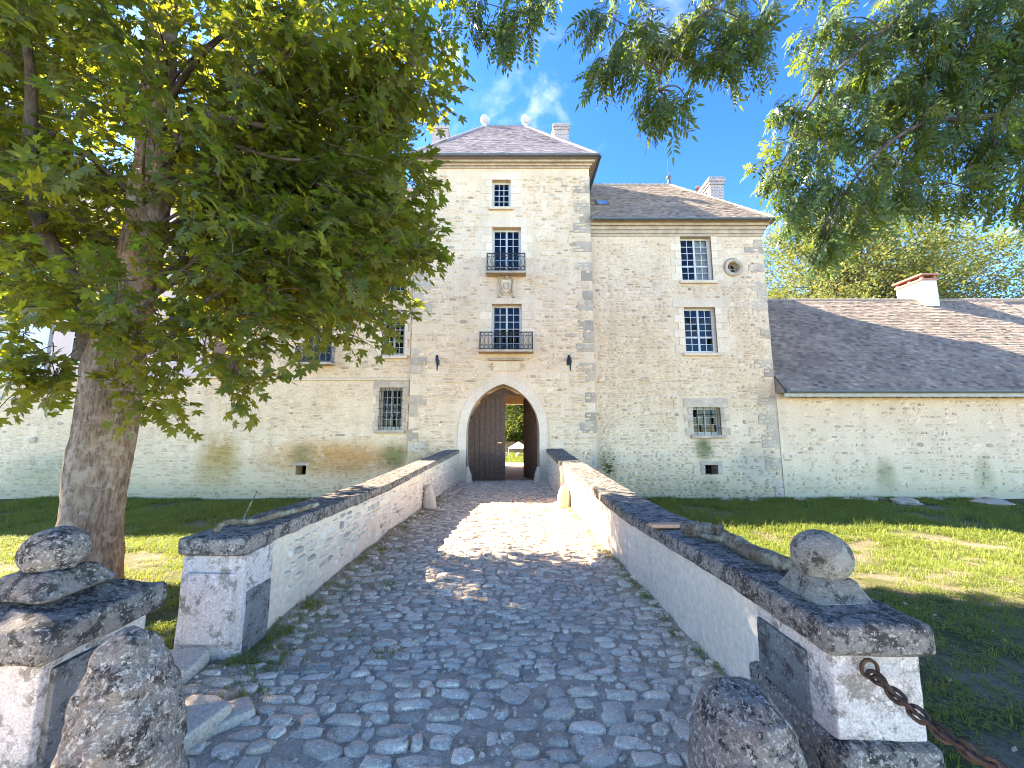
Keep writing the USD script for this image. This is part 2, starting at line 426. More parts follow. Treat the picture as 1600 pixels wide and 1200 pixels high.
M_LWALL = masonry('old_wall_masonry', (.78, .56, .345), (.68, .475, .28), GREY, stains=[
    ((-6.2, 13.8, .75), (3.8, 9, .95), ORANGE, .9), ((-10.2, 13.8, .4), (1.1, 9, 1.9), (.32, .19, .045), 1.0), ((-4.1, 13.8, .9), (.7, 9, .7), (.13, .12, .03), .8), ((-15.5, 13.8, .2), (3.0, 9, 1.2), (.27, .24, .15), .9),
    ((-7.3, 13.8, .9), (.6, 9, .6), (.2, .15, .05), .8), ((-12, 13.8, -.6), (12, 9, .8), (.2, .18, .1), .85), ((-12, 13.8, -.6), (12, 9, 1.9), (.50, .36, .19), .7)])
M_BARN = masonry('barn_masonry', (.80, .565, .355), (.70, .48, .29), GREY, stains=[
    ((12.9, 13.8, -.1), (.55, 9, 1.15), (.09, .09, .025), 1.0), ((16.3, 13.8, 0), (.5, 9, 1.1), (.16, .15, .07), .8), ((10, 13.8, -.3), (1.6, 9, .8), (.3, .27, .16), .6), ((15, 13.8, -.6), (12, 9, .7), (.26, .22, .13), .8), ((15, 13.8, -.6), (14, 9, 1.8), (.52, .39, .22), .7)])
M_SMOOTH = masonry('dressed_limestone', (.75, .56, .37), (.67, .485, .31), (.30, .26, .2), bump=.004)
M_ARCH = masonry('arch_limewash', (.75, .56, .39), (.66, .485, .33), (.30, .26, .2), bump=.005, stains=[((-1.6, 13.6, .2), (.4, 9, .8), (.3, .26, .18), .6), ((1.05, 13.6, .2), (.4, 9, .8), (.3, .26, .18), .6)])
M_QUOIN = masonry('quoin_stone', (.56, .42, .285), (.38, .285, .195), (.34, .26, .185), bump=.01, cover_scale=9)
M_LIME = masonry('parapet_limewash', (.73, .575, .395), (.64, .495, .33), (.30, .26, .2), bump=.012)
M_PLASTER = masonry('parapet_plaster', (.76, .615, .45), (.67, .535, .385), (.33, .3, .25), bump=.006, cover_scale=5)
M_CAP = lichen('cap_stone', (.25, .205, .16), (.066, .055, .043), (.50, .42, .33), .475, .56, 12, bump=.02)
M_LICH = lichen('lichen_stone', (.33, .27, .21), (.07, .058, .045), (.66, .56, .45), .50, .53, 12, bump=.045)
M_BALL = lichen('ball_stone', (.36, .31, .23), (.10, .087, .066), (.50, .435, .34), .51, .55, 13, bump=.03)
M_PIER = lichen('limewashed_pier', (.54, .435, .35), (.25, .195, .145), (.64, .525, .43), .50, .535, 7, bump=.012)
M_BARE = lichen('bare_stone', (.22, .20, .17), (.09, .08, .07), (.38, .35, .3), .5, .58, 10, bump=.02)
M_PALE = lichen('pale_stone', (.54, .41, .28), (.23, .18, .115), (.64, .50, .36), .58, .58, 5, bump=.012)
M_COB = lichen('cobble_stone', (.60, .45, .30), (.37, .277, .184), (.76, .595, .415), .54, .54, 9, bump=.010)
M_EARTH = lichen('path_earth', (.47, .35, .23), (.33, .245, .16), (.60, .46, .31), .5, .57, 6, bump=.02)
M_TILE = None


def tilemat(name, cols, scale=.6):
    nd = {'g': ('geometry', {}), 'at': ('attribute', {'attribute': 'tone'}), 'r': ('rgb_ramp', {'ramp': [(k / (len(cols) - 1), c) for k, c in enumerate(cols)]}),
          'n': ('noise_texture', {'scale': scale, 'detail': 7, 'roughness': .65}), 'f': ('map_range', {'from_min': .3, 'from_max': .7, 'to_min': .75, 'to_max': 1.2}), 'c': ('combine_color', {}),
          'm': ('mix', {'mix_type': 'multiply', 'fac': 1.0}), 'bn': ('noise_texture', {'scale': 30, 'detail': 3}), 'b': ('bump', {'distance': .006}), 'p': ('principled_bsdf', {'roughness': .85, 'specular_ior_level': .2})}
    return mat(name, nd, [('g.position', 'n.vector'), ('at.fac', 'r.fac'), ('n.fac', 'f.value'), ('f.result', 'c.r'), ('f.result', 'c.g'), ('f.result', 'c.b'), ('r.color', 'm.color1'), ('c.color', 'm.color2'),
                          ('m.color', 'p.base_color'), ('g.position', 'bn.vector'), ('bn.fac', 'b.height'), ('b.normal', 'p.normal')], 'p.BSDF')


M_TILE = tilemat('tower_tile', [(.21, .175, .185), (.245, .20, .21), (.27, .222, .226), (.295, .243, .24)])
M_TILE2 = tilemat('barn_tile', [(.15, .115, .088), (.25, .185, .135), (.32, .24, .168), (.39, .30, .215)])
M_WOOD = plain('door_wood', (.085, .044, .025), .55, .3, var=.35, scale=9, bump=.003)
M_FRAME = plain('window_paint', (.52, .49, .43), .5, .4, var=.06)
M_FRAME_GREY = plain('old_window_paint', (.36, .33, .27), .6, .3, var=.12)
M_IRON = plain('black_iron', (.012, .012, .013), .5, .4, var=.2)
M_RUST = plain('rusty_iron', (.085, .045, .025), .85, .2, var=.55, scale=25, bump=.004, bscale=120)
M_ZINC = plain('zinc_gutter', (.10, .11, .12), .45, .5, metal=.3, var=.15)
M_BRASS = plain('brass', (.5, .33, .1), .35, .5, metal=.8)
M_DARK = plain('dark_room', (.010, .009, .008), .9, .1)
M_CURTAIN = plain('white_curtain', (.6, .6, .56), .9, .1, var=.08)
M_PINK = plain('pink_render', (.60, .42, .33), .9, .1, var=.08, scale=2, bump=.006)
M_WHITE = plain('white_render', (.62, .62, .62), .9, .1, var=.06, scale=2, bump=.004)
M_FINIAL = plain('finial_stone', (.42, .41, .39), .9, .1, var=.2, scale=12)
M_TERRA = plain('terracotta', (.33, .15, .10), .85, .2, var=.25, scale=14, bump=.004)
M_CANVAS = plain('pale_canvas', (.7, .66, .58), .9, .1, var=.05)
M_GRAVEL = plain('courtyard_gravel', (.55, .48, .37), .95, .1, var=.2, scale=40, bump=.01)


def brickmat():
    nd = {'g': ('geometry', {}), 's': ('separate_xyz', {}), 'a': ('math', {'math_type': 'add'}), 'c': ('combine_xyz', {}),
          'br': ('brick_texture', {'scale': 1.0, 'brick_width': .22, 'row_height': .075, 'mortar_size': .012, 'color1': (.34, .25, .21), 'color2': (.25, .18, .155), 'mortar': (.46, .41, .36)}),
          'b': ('bump', {'distance': .01, 'invert': True}), 'p': ('principled_bsdf', {'roughness': .9, 'specular_ior_level': .15})}
    return mat('chimney_brick', nd, [('g.position', 's.vector'), ('s.x', 'a.value1'), ('s.y', 'a.value2'), ('a.value', 'c.x'), ('s.z', 'c.y'), ('c.vector', 'br.vector'), ('br.color', 'p.base_color'),
                                     ('br.fac', 'b.height'), ('b.normal', 'p.normal')], 'p.BSDF')


M_BRICK = brickmat()
M_GLASS = mat('window_pane', {'t': ('transparent_bsdf', {'color': (.62, .62, .58)}), 'g': ('glossy_bsdf', {'color': (1, 1, 1), 'roughness': .03}), 'f': ('fresnel', {'IOR': 1.42}), 'm': ('mix_closure', {})},
              [('f.fac', 'm.fac'), ('t.BSDF', 'm.closure1'), ('g.BSDF', 'm.closure2')], 'm.closure')


def barkmat(name, c1, c2, c3, vs=1.0):
    nd = {'g': ('geometry', {}), 'mp': ('mapping', {'scale': (1, 1, .22 * vs)}), 'n': ('noise_texture', {'scale': 26, 'detail': 7, 'roughness': .7}), 'n2': ('noise_texture', {'scale': 6.5, 'detail': 6, 'roughness': .7}),
          'r': ('map_range', {'from_min': .36, 'from_max': .62, 'clamp': True}), 'm': ('mix', {'color1': c1, 'color2': c2}), 'r2': ('map_range', {'from_min': .5, 'from_max': .6, 'clamp': True}), 'm2': ('mix', {'color2': c3}),
          'b': ('bump', {'distance': .045}), 'p': ('principled_bsdf', {'roughness': .95, 'specular_ior_level': .1})}
    return mat(name, nd, [('g.position', 'mp.vector'), ('mp.vector', 'n.vector'), ('g.position', 'n2.vector'), ('n.fac', 'r.value'), ('r.result', 'm.fac'), ('n2.fac', 'r2.value'), ('r2.result', 'm2.fac'),
                          ('m.color', 'm2.color1'), ('m2.color', 'p.base_color'), ('n.fac', 'b.height'), ('b.normal', 'p.normal')], 'p.BSDF')


M_BARK = barkmat('maple_bark', (.075, .052, .036), (.25, .175, .118), (.26, .20, .15))
M_LIMB = barkmat('dark_limb_bark', (.045, .036, .028), (.10, .08, .06), (.12, .10, .08))
M_DEAD = barkmat('dead_wood', (.085, .062, .040), (.28, .20, .125), (.38, .33, .22), 3)
M_RAW = plain('split_wood', (.46, .24, .13), .9, .1, var=.15, scale=30, bump=.003)
M_MAPLE = leafy('maple_leaf', (.014, .036, .005), (.052, .076, .009), (.46, .52, .03), .36, .5, .3)
M_ASH = leafy('ash_leaf', (.016, .042, .010), (.032, .064, .013), (.28, .38, .03), .34, .4, .4)
M_FAR = leafy('far_leaf', (.10, .14, .035), (.17, .18, .045), (.32, .33, .06), .35, .6, .2)
M_DARKLEAF = leafy('courtyard_leaf', (.03, .055, .015), (.05, .08, .02), (.2, .26, .04), .35, .6, .2)
M_GRASS = leafy('grass_blade', (.12, .165, .026), (.20, .21, .04), (.30, .35, .04), .35, .6, .2)
M_CLOVER = leafy('clover_leaf', (.075, .15, .022), (.12, .19, .028), (.15, .26, .02), .3, .6, .2)
M_DRY = leafy('dry_leaf', (.30, .21, .11), (.52, .42, .26), (.3, .24, .12), .15, .8, .1)


def groundmat():
    nd = {'g': ('geometry', {}), 'n': ('noise_texture', {'scale': 1.1, 'detail': 8, 'roughness': .65}), 'n2': ('noise_texture', {'scale': 30, 'detail': 5, 'roughness': .7}),
          'r': ('rgb_ramp', {'ramp': [(.3, (.06, .075, .02)), (.46, (.10, .095, .035)), (.56, (.17, .135, .08)), (.72, (.26, .21, .14))]}),
          'f': ('map_range', {'from_min': .3, 'from_max': .7, 'to_min': .6, 'to_max': 1.3}), 'c': ('combine_color', {}), 'm': ('mix', {'mix_type': 'multiply', 'fac': 1.0}),
          'b': ('bump', {'distance': .03}), 'p': ('principled_bsdf', {'roughness': 1.0, 'specular_ior_level': .05})}
    return mat('lawn_soil', nd, [('g.position', 'n.vector'), ('g.position', 'n2.vector'), ('n.fac', 'r.fac'), ('n2.fac', 'f.value'), ('f.result', 'c.r'), ('f.result', 'c.g'), ('f.result', 'c.b'), ('r.color', 'm.color1'),
                                 ('c.color', 'm.color2'), ('m.color', 'p.base_color'), ('n2.fac', 'b.height'), ('b.normal', 'p.normal')], 'p.BSDF')


M_GROUND = groundmat()


# ------------------------------------------------------------------ ground and path
def sstep(a, b, x):
    t = np.clip((np.asarray(x, float) - a) / (b - a), 0, 1)
    return t * t * (3 - 2 * t)


def ground_z(x, y):
    x, y = np.asarray(x, float), np.asarray(y, float)
    z = -.08 - .48 * sstep(2.5, 9.0, y) + .52 * sstep(17, 21, y)
    p = np.stack([x * .6, y * .6, 0 * x], -1)
    return z + (fbm(p, 3, 5) - .5) * .12


def axis(a, b, near, fine, coarse):
    out = list(np.arange(near[0], near[1] + 1e-6, fine)); s = fine
    x = near[1]
    while x < b:
        s = min(s * coarse, 60); x += s; out.append(x)
    s = fine; x = near[0]
    while x > a:
        s = min(s * coarse, 60); x -= s; out.insert(0, x)
    return np.array(out)


def grid(X, Y, zf):
    A, B = np.meshgrid(X, Y, indexing='ij')
    v = np.stack([A.ravel(), B.ravel(), zf(A.ravel(), B.ravel())], 1)
    i = np.arange(A.size).reshape(A.shape)
    return v, np.stack([i[:-1, :-1], i[1:, :-1], i[1:, 1:], i[:-1, 1:]], -1).reshape(-1, 4)


put('/World', 'ground', grid(axis(-600, 600, (-15, 16), .25, 1.25), axis(-400, 900, (-2, 15), .25, 1.25), ground_z), M_GROUND, True, 'rough grass lawn and bare soil round the bridge and beyond the buildings', 'ground', kind='structure')


def left_face(y):
    return np.interp(y, [1.0, 2.95, 3.6, 6.5, 13.6], [-1.95, -1.95, -1.99, -2.03, -1.84])


def right_face(y):
    return np.interp(y, [0, 1.8, 2.8, 5.5, 9.9, 9.95, 13.6], [1.45, 1.42, 1.41, 1.33, 1.28, 1.20, 1.20])


def path_z(x, y):
    p = np.stack([x * 2.2, y * 2.2, 0 * x], -1)
    q = np.stack([x * 9, y * 9, 0 * x], -1)
    edge = .05 * sstep(.35, 0, np.minimum(x - left_face(y), right_face(y) - x)) * (y > 2.5)
    return (fbm(p, 2, 3) - .5) * .05 + (fbm(q, 3, 8) - .5) * .035 + edge - .012


put('/World', 'forecourt', grid(np.linspace(-26, 26, 60), np.linspace(-48, -1.5, 60), lambda x, y: ground_z(x, y) * .25 + .06), M_GRAVEL, True, 'pale gravel forecourt before the bridge', 'ground', kind='structure')
path = thing('cobbled_path', 'grey cobbled path over the bridge running up to the arched gate', 'path', (0, 0, 0), kind='structure')
A = np.arange(0, 1.0001, 1 / 64)
Yp = np.concatenate([np.arange(-4, .5, .25), np.arange(.5, 6, .05), np.arange(6, 14, .08), np.arange(14, 22.4, .3)])
U, Vv = np.meshgrid(A, Yp, indexing='ij')
lx = np.where(Vv < 2.95, -3.2 - (Vv < 2) * 1.0, left_face(Vv) - .12); rx = np.where(Vv < 1.8, 1.5, right_face(Vv) + .1)
lx = np.where(Vv > 13.6, -1.9, lx); rx = np.where(Vv > 13.6, 1.4, rx)
px_ = lx + (rx - lx) * U
pv = np.stack([px_.ravel(), Vv.ravel(), path_z(px_.ravel(), Vv.ravel())], 1)
pi_ = np.arange(U.size).reshape(U.shape)
put(path, 'earth_bed', (pv, np.stack([pi_[:-1, :-1], pi_[1:, :-1], pi_[1:, 1:], pi_[:-1, 1:]], -1).reshape(-1, 4)), M_EARTH, True)

cob = []
r = np.random.default_rng(11)
y = .7
while y < 14.5:
    near = np.clip((3.4 - y) / 2.0, 0, 1)
    hh = r.uniform(.045, .085) * (1 + .9 * near)
    l0, r0 = (-2.0 if y > 2.9 else -2.1), (right_face(y) if y > 2.2 else 1.3)
    x = l0 + r.uniform(0, .2)
    while x < r0 - .03:
        w = r.uniform(.05, .20) * (1 + .5 * near)
        big = r.random() < .05
        if r.random() < (.86 if x > l0 + .5 else .55):
            h2 = hh * (r.uniform(.7, 1.05) if not big else 1.8)
            n = 10
            th = (np.arange(n) + r.uniform(0, 1)) * 2 * math.pi / n
            c, s = np.cos(th), np.sin(th)
            k = 2 / r.uniform(2.2, 3.4)
            ox = np.sign(c) * np.abs(c) ** k * w * .48 * r.uniform(.75, 1.12, n)
            oy = np.sign(s) * np.abs(s) ** k * h2 * .48 * r.uniform(.75, 1.12, n)
            ang = r.normal(0, .10)
            ux, uy = ox * math.cos(ang) - oy * math.sin(ang), ox * math.sin(ang) + oy * math.cos(ang)
            X0, Y0 = x + w / 2, y + hh / 2 + .03 * math.sin(x * 2.1 + y * .7)
            d = r.uniform(.006, .022) * (1 + .6 * near)
            tx, ty = r.normal(0, .06, 2)
            zb = float(path_z(np.array([X0]), np.array([Y0]))[0])
            v = np.vstack([np.stack([ux * 1.08, uy * 1.08, np.full(n, -.03)], 1), np.stack([ux, uy, d * .45 + ux * tx + uy * ty], 1), np.stack([ux * .82, uy * .82, d * r.uniform(.85, 1.1, n) + ux * tx + uy * ty], 1), [[0, 0, d * 1.0]]])
            v = v + [X0, Y0, zb]
            i = np.arange(n); j = (i + 1) % n
            f = np.vstack([np.stack([i, j, n + j], 1), np.stack([i, n + j, n + i], 1), np.stack([n + i, n + j, 2 * n + j], 1), np.stack([n + i, 2 * n + j, 2 * n + i], 1), np.stack([2 * n + i, 2 * n + j, np.full(n, 3 * n)], 1)])
            cob.append((w * h2, v, f, float(np.clip(r.normal(.55, .28), 0, 1.1))))
        x += w + r.uniform(.002, .022)
    y += hh * .98
put_stones(path, 'cobble', cob, M_COB, 300, 'small_cobbles', rank=lambda s: s[0] / (s[1][0, 1] ** 2))

peb = MB()
for k in range(3200):
    y_ = .9 + 9 * r.random() ** 1.7; x_ = r.uniform(left_face(y_) + .05 if y_ > 2.9 else -2.2, right_face(y_) - .05)
    s_ = r.uniform(.006, .022)
    q = BV - .5 + r.normal(0, .12, (8, 3)); q *= np.array([1.3, 1, .7]) * s_; a_ = r.uniform(0, 6.28)
    q = q @ np.array([[math.cos(a_), -math.sin(a_), 0], [math.sin(a_), math.cos(a_), 0], [0, 0, 1]]).T
    peb.add(q + [x_, y_, float(path_z(np.array([x_]), np.array([y_]))[0]) + s_ * .15], BF, r.uniform(0, 1.2))
put(path, 'pebbles', peb, M_COB, kind='stuff')

# ------------------------------------------------------------------ building helpers


def roof_tiles(mb, p0, u, s, poly, tw, ex, r, lift=.02):
    """Courses of tiles over a convex polygon in (along eave, up slope)."""
    u = np.array(u, float); s = np.array(s, float); nrm = np.cross(u, s)
    if nrm[2] < 0:
        nrm = -nrm
    P = np.array(poly, float)
    smax = P[:, 1].max(); k = 0; sv = -.03
    V, F, Tn = [], [], []
    while sv < smax - ex * .3:
        sm = min(sv + ex * .5, smax - 1e-3); xs = []
        for a, b in zip(P, np.roll(P, -1, 0)):
            if (a[1] - sm) * (b[1] - sm) < 0:
                xs.append(a[0] + (b[0] - a[0]) * (sm - a[1]) / (b[1] - a[1]))
        if len(xs) >= 2:
            a0, a1 = min(xs), max(xs)
            x = a0 - tw * (.5 * (k % 2))
            while x < a1:
                b0, b1 = max(x, a0), min(x + tw - .004, a1)
                if b1 - b0 > .02:
                    j = r.normal(0, .004); l = r.uniform(.016, .024) + .004 * r.normal()
                    if r.random() < .05:
                        j -= r.uniform(.01, .05)
                    s0, s1 = sv + j, sv + ex * 1.25 + j
                    V.append(p0 + np.array([b0 * u + s0 * s + 0 * nrm, b1 * u + s0 * s + 0 * nrm, b0 * u + s0 * s + (l + lift) * nrm, b1 * u + s0 * s + (l + lift) * nrm,
                                            b0 * u + s1 * s + (.004 + lift) * nrm, b1 * u + s1 * s + (.004 + lift) * nrm]))
                    Tn.append(np.clip(r.normal(.5, .22), 0, 1))
                x += tw
        sv += ex; k += 1
    if V:
        n = len(V); V = np.vstack(V)
        V = V + nrm * (fbm(V * .45, 3, 3) * .09 - .02)[:, None]
        q = np.array([[0, 1, 3, 2], [2, 3, 5, 4]])
        F = (q[None] + 6 * np.arange(n)[:, None, None]).reshape(-1, 4)
        # face the way the roof faces
        fn = np.cross(V[F[1][1]] - V[F[1][0]], V[F[1][2]] - V[F[1][0]])
        if fn @ nrm < 0:
            F = F[:, ::-1]
        mb.add(V, F, np.repeat(Tn, 6))


def hip_roof(parent, x0, x1, y0, y1, ze, xr0, xr1, yr, zr, tilem, r, tw=.17, ex=.115, under=.05, ends=(1, 1)):
    c = [np.array(p, float) for p in ((x0, y0, ze), (x1, y0, ze), (x1, y1, ze), (x0, y1, ze), (xr0, yr, zr), (xr1, yr, zr))]
    v = np.array(c + [p - [0, 0, under] for p in c[:4]])
    f = [[0, 1, 5], [0, 5, 4], [1, 2, 5], [2, 3, 4], [2, 4, 5], [3, 0, 4], [6, 8, 7], [6, 9, 8]] + [[0, 6, 7], [0, 7, 1], [1, 7, 8], [1, 8, 2], [2, 8, 9], [2, 9, 3], [3, 9, 6], [3, 6, 0]]
    rp = put(parent, 'roof', (v, np.array(f)), tilem)
    mb = MB()
    for a, b, tops in ((0, 1, (4, 5)),) + (((1, 2, (5, 5)),) if ends[1] else ()) + (((3, 0, (4, 4)),) if ends[0] else ()):
        A_, B_ = c[a], c[b]; u = (B_ - A_) / np.linalg.norm(B_ - A_); t0 = c[tops[0]]
        w = t0 - A_; s = w - (w @ u) * u; s /= np.linalg.norm(s)
        L = np.linalg.norm(B_ - A_)
        poly = [(0, 0), (L, 0)] + [((c[t] - A_) @ u, (c[t] - A_) @ s) for t in (tops[1], tops[0])]
        if tops[0] == tops[1]:
            poly = poly[:3]
        roof_tiles(mb, A_, u, s, poly, tw, ex, r)
    put(rp, 'tile_courses', mb, tilem, kind='stuff')
    hb = MB()
    for a, b in ((4, 5),) + (((0, 4), (3, 4)) if ends[0] else ()) + (((1, 5), (2, 5)) if ends[1] else ()):
        n = int(np.linalg.norm(c[a] - c[b]) / .3) + 1
        for k in range(n):
            p, q = c[a] + (c[b] - c[a]) * k / n, c[a] + (c[b] - c[a]) * (k + 1.06) / n
            hb.add(*tube([p + [0, 0, .02], q + [0, 0, .035]], [.085, .1], 8), tone=r.uniform(.2, .9))
    put(rp, 'ridge_tiles', hb, tilem, smooth=35)
    return rp


def gutter(parent, p0, p1, rad=.07):
    th = np.linspace(math.pi, 2 * math.pi, 9)
    p0, p1 = np.array(p0, float), np.array(p1, float)
    d = (p1 - p0) / np.linalg.norm(p1 - p0); side = np.cross(d, [0, 0, 1])
    V = []
    for p in (p0, p1):
        for rr in (rad, rad - .008):
            V.append(p + rr * (np.cos(th)[:, None] * side + np.sin(th)[:, None] * np.array([0, 0, 1])))
    V = np.vstack(V); n = 9; F = []
    for j in range(n - 1):
        F += [[j, 2 * n + j, 2 * n + j + 1, j + 1], [n + j, n + j + 1, 3 * n + j + 1, 3 * n + j]]
    F += [[0, n, 3 * n, 2 * n], [n - 1, 3 * n - 1, 4 * n - 1, 2 * n - 1]]
    return put(parent, 'gutter', (V, np.array(F)), M_ZINC, smooth=40)


def window(parent, x0, x1, z0, z1, Y, leaves, cols, rows, fm, depth=.17, panel=None, grille=False, transom=None, room=True):
    """Casement window: frame > panes. cols per leaf."""
    yb = Y + depth; mb = MB(); fw, mw = .045, .022; panes = []
    mb.add(*bx(x0, x0 + fw, yb, yb + .06, z0, z1)); mb.add(*bx(x1 - fw, x1, yb, yb + .06, z0, z1))
    mb.add(*bx(x0 + fw, x1 - fw, yb, yb + .06, z1 - fw, z1)); mb.add(*bx(x0 + fw, x1 - fw, yb, yb + .06, z0, z0 + fw * 1.5))
    a, b = x0 + fw, x1 - fw; lw = (b - a) / leaves
    for k in range(leaves):
        la, lb = a + k * lw, a + (k + 1) * lw
        s = .034
        mb.add(*bx(la + .002, la + s, yb + .004, yb + .05, z0 + fw * 1.5, z1 - fw)); mb.add(*bx(lb - s, lb - .002, yb + .004, yb + .05, z0 + fw * 1.5, z1 - fw))
        ia, ib, za, zb = la + s, lb - s, z0 + fw * 1.5, z1 - fw
        mb.add(*bx(ia, ib, yb + .006, yb + .048, za, za + s)); mb.add(*bx(ia, ib, yb + .006, yb + .048, zb - s, zb))
        za, zb = za + s, zb - s
        for c in range(1, cols):
            xc = ia + (ib - ia) * c / cols
            mb.add(*bx(xc - mw / 2, xc + mw / 2, yb + .010, yb + .042, za, zb))
        for q in range(1, rows):
            zc = za + (zb - za) * q / rows
            wd = mw if transom != q else .06
            for c in range(cols):
                xa, xb = ia + (ib - ia) * c / cols + mw / 2, ia + (ib - ia) * (c + 1) / cols - mw / 2
                mb.add(*bx(xa, xb, yb + .012, yb + .040, zc - wd / 2, zc + wd / 2))
        for c in range(cols):
            for q in range(rows):
                xa, xb = ia + (ib - ia) * c / cols, ia + (ib - ia) * (c + 1) / cols
                pa, pb = za + (zb - za) * q / rows, za + (zb - za) * (q + 1) / rows
                ty = rng.normal(0, .014)
                panes.append((np.array([[xa, yb + .024 + ty * .5, pa], [xb, yb + .024 - ty * .5, pa], [xb, yb + .024 - ty * .5, pb], [xa, yb + .024 + ty * .5, pb]]), np.array([[0, 1, 2, 3]])))
    w = put(parent, 'window', mb, fm)
    for p in panes:
        put(w, 'pane', p, M_GLASS)
    if panel:
        put(w, panel[0], bx(panel[1], panel[2], yb + .10, yb + .12, z0 + .05, z1 - .05), M_CURTAIN)
    if grille:
        gb = MB()
        for k in range(grille[0]):
            xx = x0 + (x1 - x0) * (k + .5) / grille[0]
            gb.add(*tube([(xx, Y - .03, z0 - .02), (xx, Y - .03, z1 + .02)], .010, 6))
        for k in range(grille[1]):
            zz = z0 + (z1 - z0) * (k + .5) / grille[1]
            gb.add(*tube([(x0 - .04, Y - .03, zz), (x1 + .04, Y - .03, zz)], .009, 6))
            for xx in (x0 - .04, x1 + .04):
                gb.add(*tube([(xx, Y - .03, zz), (xx, Y + .05, zz)], .009, 6))
        put(w, 'iron_grille', gb, M_IRON)
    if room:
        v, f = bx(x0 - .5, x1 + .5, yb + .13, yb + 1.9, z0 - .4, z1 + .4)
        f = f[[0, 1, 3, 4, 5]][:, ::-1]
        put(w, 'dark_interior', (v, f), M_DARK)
    return w


def surround(parent, x0, x1, z0, z1, Y, m, w=(.22, .40), n=5, lintel=.32, proud=.022, sill=True, r=rng, grey=False):
    """Dressed stone blocks round an opening, toothed into the wall."""
    hs = np.linspace(z0, z1, n + 1)
    t = lambda: r.uniform(.02, .14) if grey else r.uniform(.45, .9)
    for k in range(n):
        for sgn in (-1, 1):
            ww = w[(k + 1) % 2] * r.uniform(.95, 1.05)
            xa, xb = (x0 - ww, x0) if sgn < 0 else (x1, x1 + ww)
            v, f = cbox(xa, xb, Y - proud * r.uniform(.85, 1.15), Y + .05, hs[k] + .0025, hs[k + 1] - .0025, .006)
            put(parent, 'surround_stone', (v, f, t()), m)
    v, f = cbox(x0 - w[1], x1 + w[1], Y - proud, Y + .05, z1 + .002, z1 + lintel, .008)
    put(parent, 'lintel', (v, f, t()), m)
    if sill:
        v, f = cbox(x0 - .12, x1 + .12, Y - .09, Y + .16, z0 - .12, z0 - .004, .012)
        put(parent, 'sill', (v, f, t() * .6), m)


def toothed(x0, x1, z0, z1, w=.42, lintel=.34):
    return sbox(x0 - w, z0 - .14, x1 + w, z1 + lintel)


def quoins(parent, x, z0, z1, Y, side, r, m=None, p=1.0):
    """Corner stones, long and short; side -1: the wall lies to the left of the corner."""
    z = z0; k = 0
    while z < z1 - .2:
        h = r.uniform(.28, .44); w = (.62 if k % 2 else .36) * r.uniform(.85, 1.15)
        if r.random() < p:
            xa, xb = (x - w, x + .015) if side < 0 else (x - .015, x + w)
            v, f = rough_box(xa, xb, Y - .018, Y + .3, z + .01, min(z + h, z1) - .01, .025, .2, .010, 6, int(r.integers(999)))
            put(parent, 'quoin', (v, f, r.uniform(.15, .9)), m or M_QUOIN, True)
        z += h; k += 1


def balcony(parent, x0, x1, z0, z1, Y, nb):
    """Wrought iron balconette."""
    yf = Y - .32; mb = MB()
    for p, q in (((x0, yf), (x1, yf)), ((x0, yf), (x0, Y + .02)), ((x1, yf), (x1, Y + .02))):
        for z, rr in ((z1, .018), (z0 + .03, .012), (z1 - .13, .008), (z0 + .16, .008)):
            mb.add(*tube([(*p, z), (*q, z)], rr, 6))
    for xx in (x0, x1):
        mb.add(*tube([(xx, yf, z0 - .12), (xx, yf, z1 + .02)], .016, 6))
    for k in range(1, nb):
        xx = x0 + (x1 - x0) * k / nb
        mb.add(*tube([(xx, yf, z0 + .03), (xx, yf, z1)], .011, 6))
    for yy in np.linspace(yf + .08, Y - .05, 3):
        for xx in (x0, x1):
            mb.add(*tube([(xx, yy, z0 + .03), (xx, yy, z1)], .009, 6))
    g = put(parent, 'balcony_railing', mb, M_IRON)
    sb = MB()
    for k in range(nb):
        a = x0 + (x1 - x0) * (k + .5) / nb; w = (x1 - x0) / nb
        th = np.linspace(0, 2 * math.pi, 13)
        for zc, rr in ((z0 + .095, min(w * .36, .055)), (z1 - .065, min(w * .3, .045))):
            sb.add(*tube(np.stack([a + rr * np.cos(th), np.full(13, yf), zc + rr * np.sin(th)], 1), .008, 5, False))
        sb.add(*tube(np.stack([a + w * .30 * np.sin(np.linspace(0, math.pi, 9)), np.full(9, yf), np.linspace(z0 + .16, z1 - .13, 9)], 1), .006, 5))
        sb.add(*tube(np.stack([a - w * .30 * np.sin(np.linspace(0, math.pi, 9)), np.full(9, yf), np.linspace(z0 + .16, z1 - .13, 9)], 1), .006, 5))
    put(g, 'scrollwork', sb, M_IRON, True)
    put(parent, 'balcony_slab', cbox(x0 - .04, x1 + .04, yf - .04, Y + .03, z0 - .09, z0 - .005, .012), M_QUOIN)


def chimney(parent, x0, x1, y0, y1, z0, z1, m, cap=None):
    mb = MB(); mb.add(*bx(x0, x1, y0, y1, z0, z1 - .35))
    ch = put(parent, 'chimney', mb, m)
    hb = MB()
    for k, (o, a, b) in enumerate(((.04, z1 - .35, z1 - .22), (.08, z1 - .22, z1 - .08), (.05, z1 - .08, z1))):
        hb.add(*cbox(x0 - o, x1 + o, y0 - o, y1 + o, a, b, .01))
    put(ch, 'chimney_head', hb, cap or m)
    return ch


def solid_body(parent, x0, x1, y0, y1, z0, z1, m, t=.4, front_gap=0.0):
    """Side and rear walls behind a front slab."""
    mb = MB()
    mb.add(*bx(x0, x0 + t, y0, y1, z0, z1)); mb.add(*bx(x1 - t, x1, y0, y1, z0, z1)); mb.add(*bx(x0 + t, x1 - t, y1 - t, y1, z0, z1))
    put(parent, 'rear_walls', mb, m)


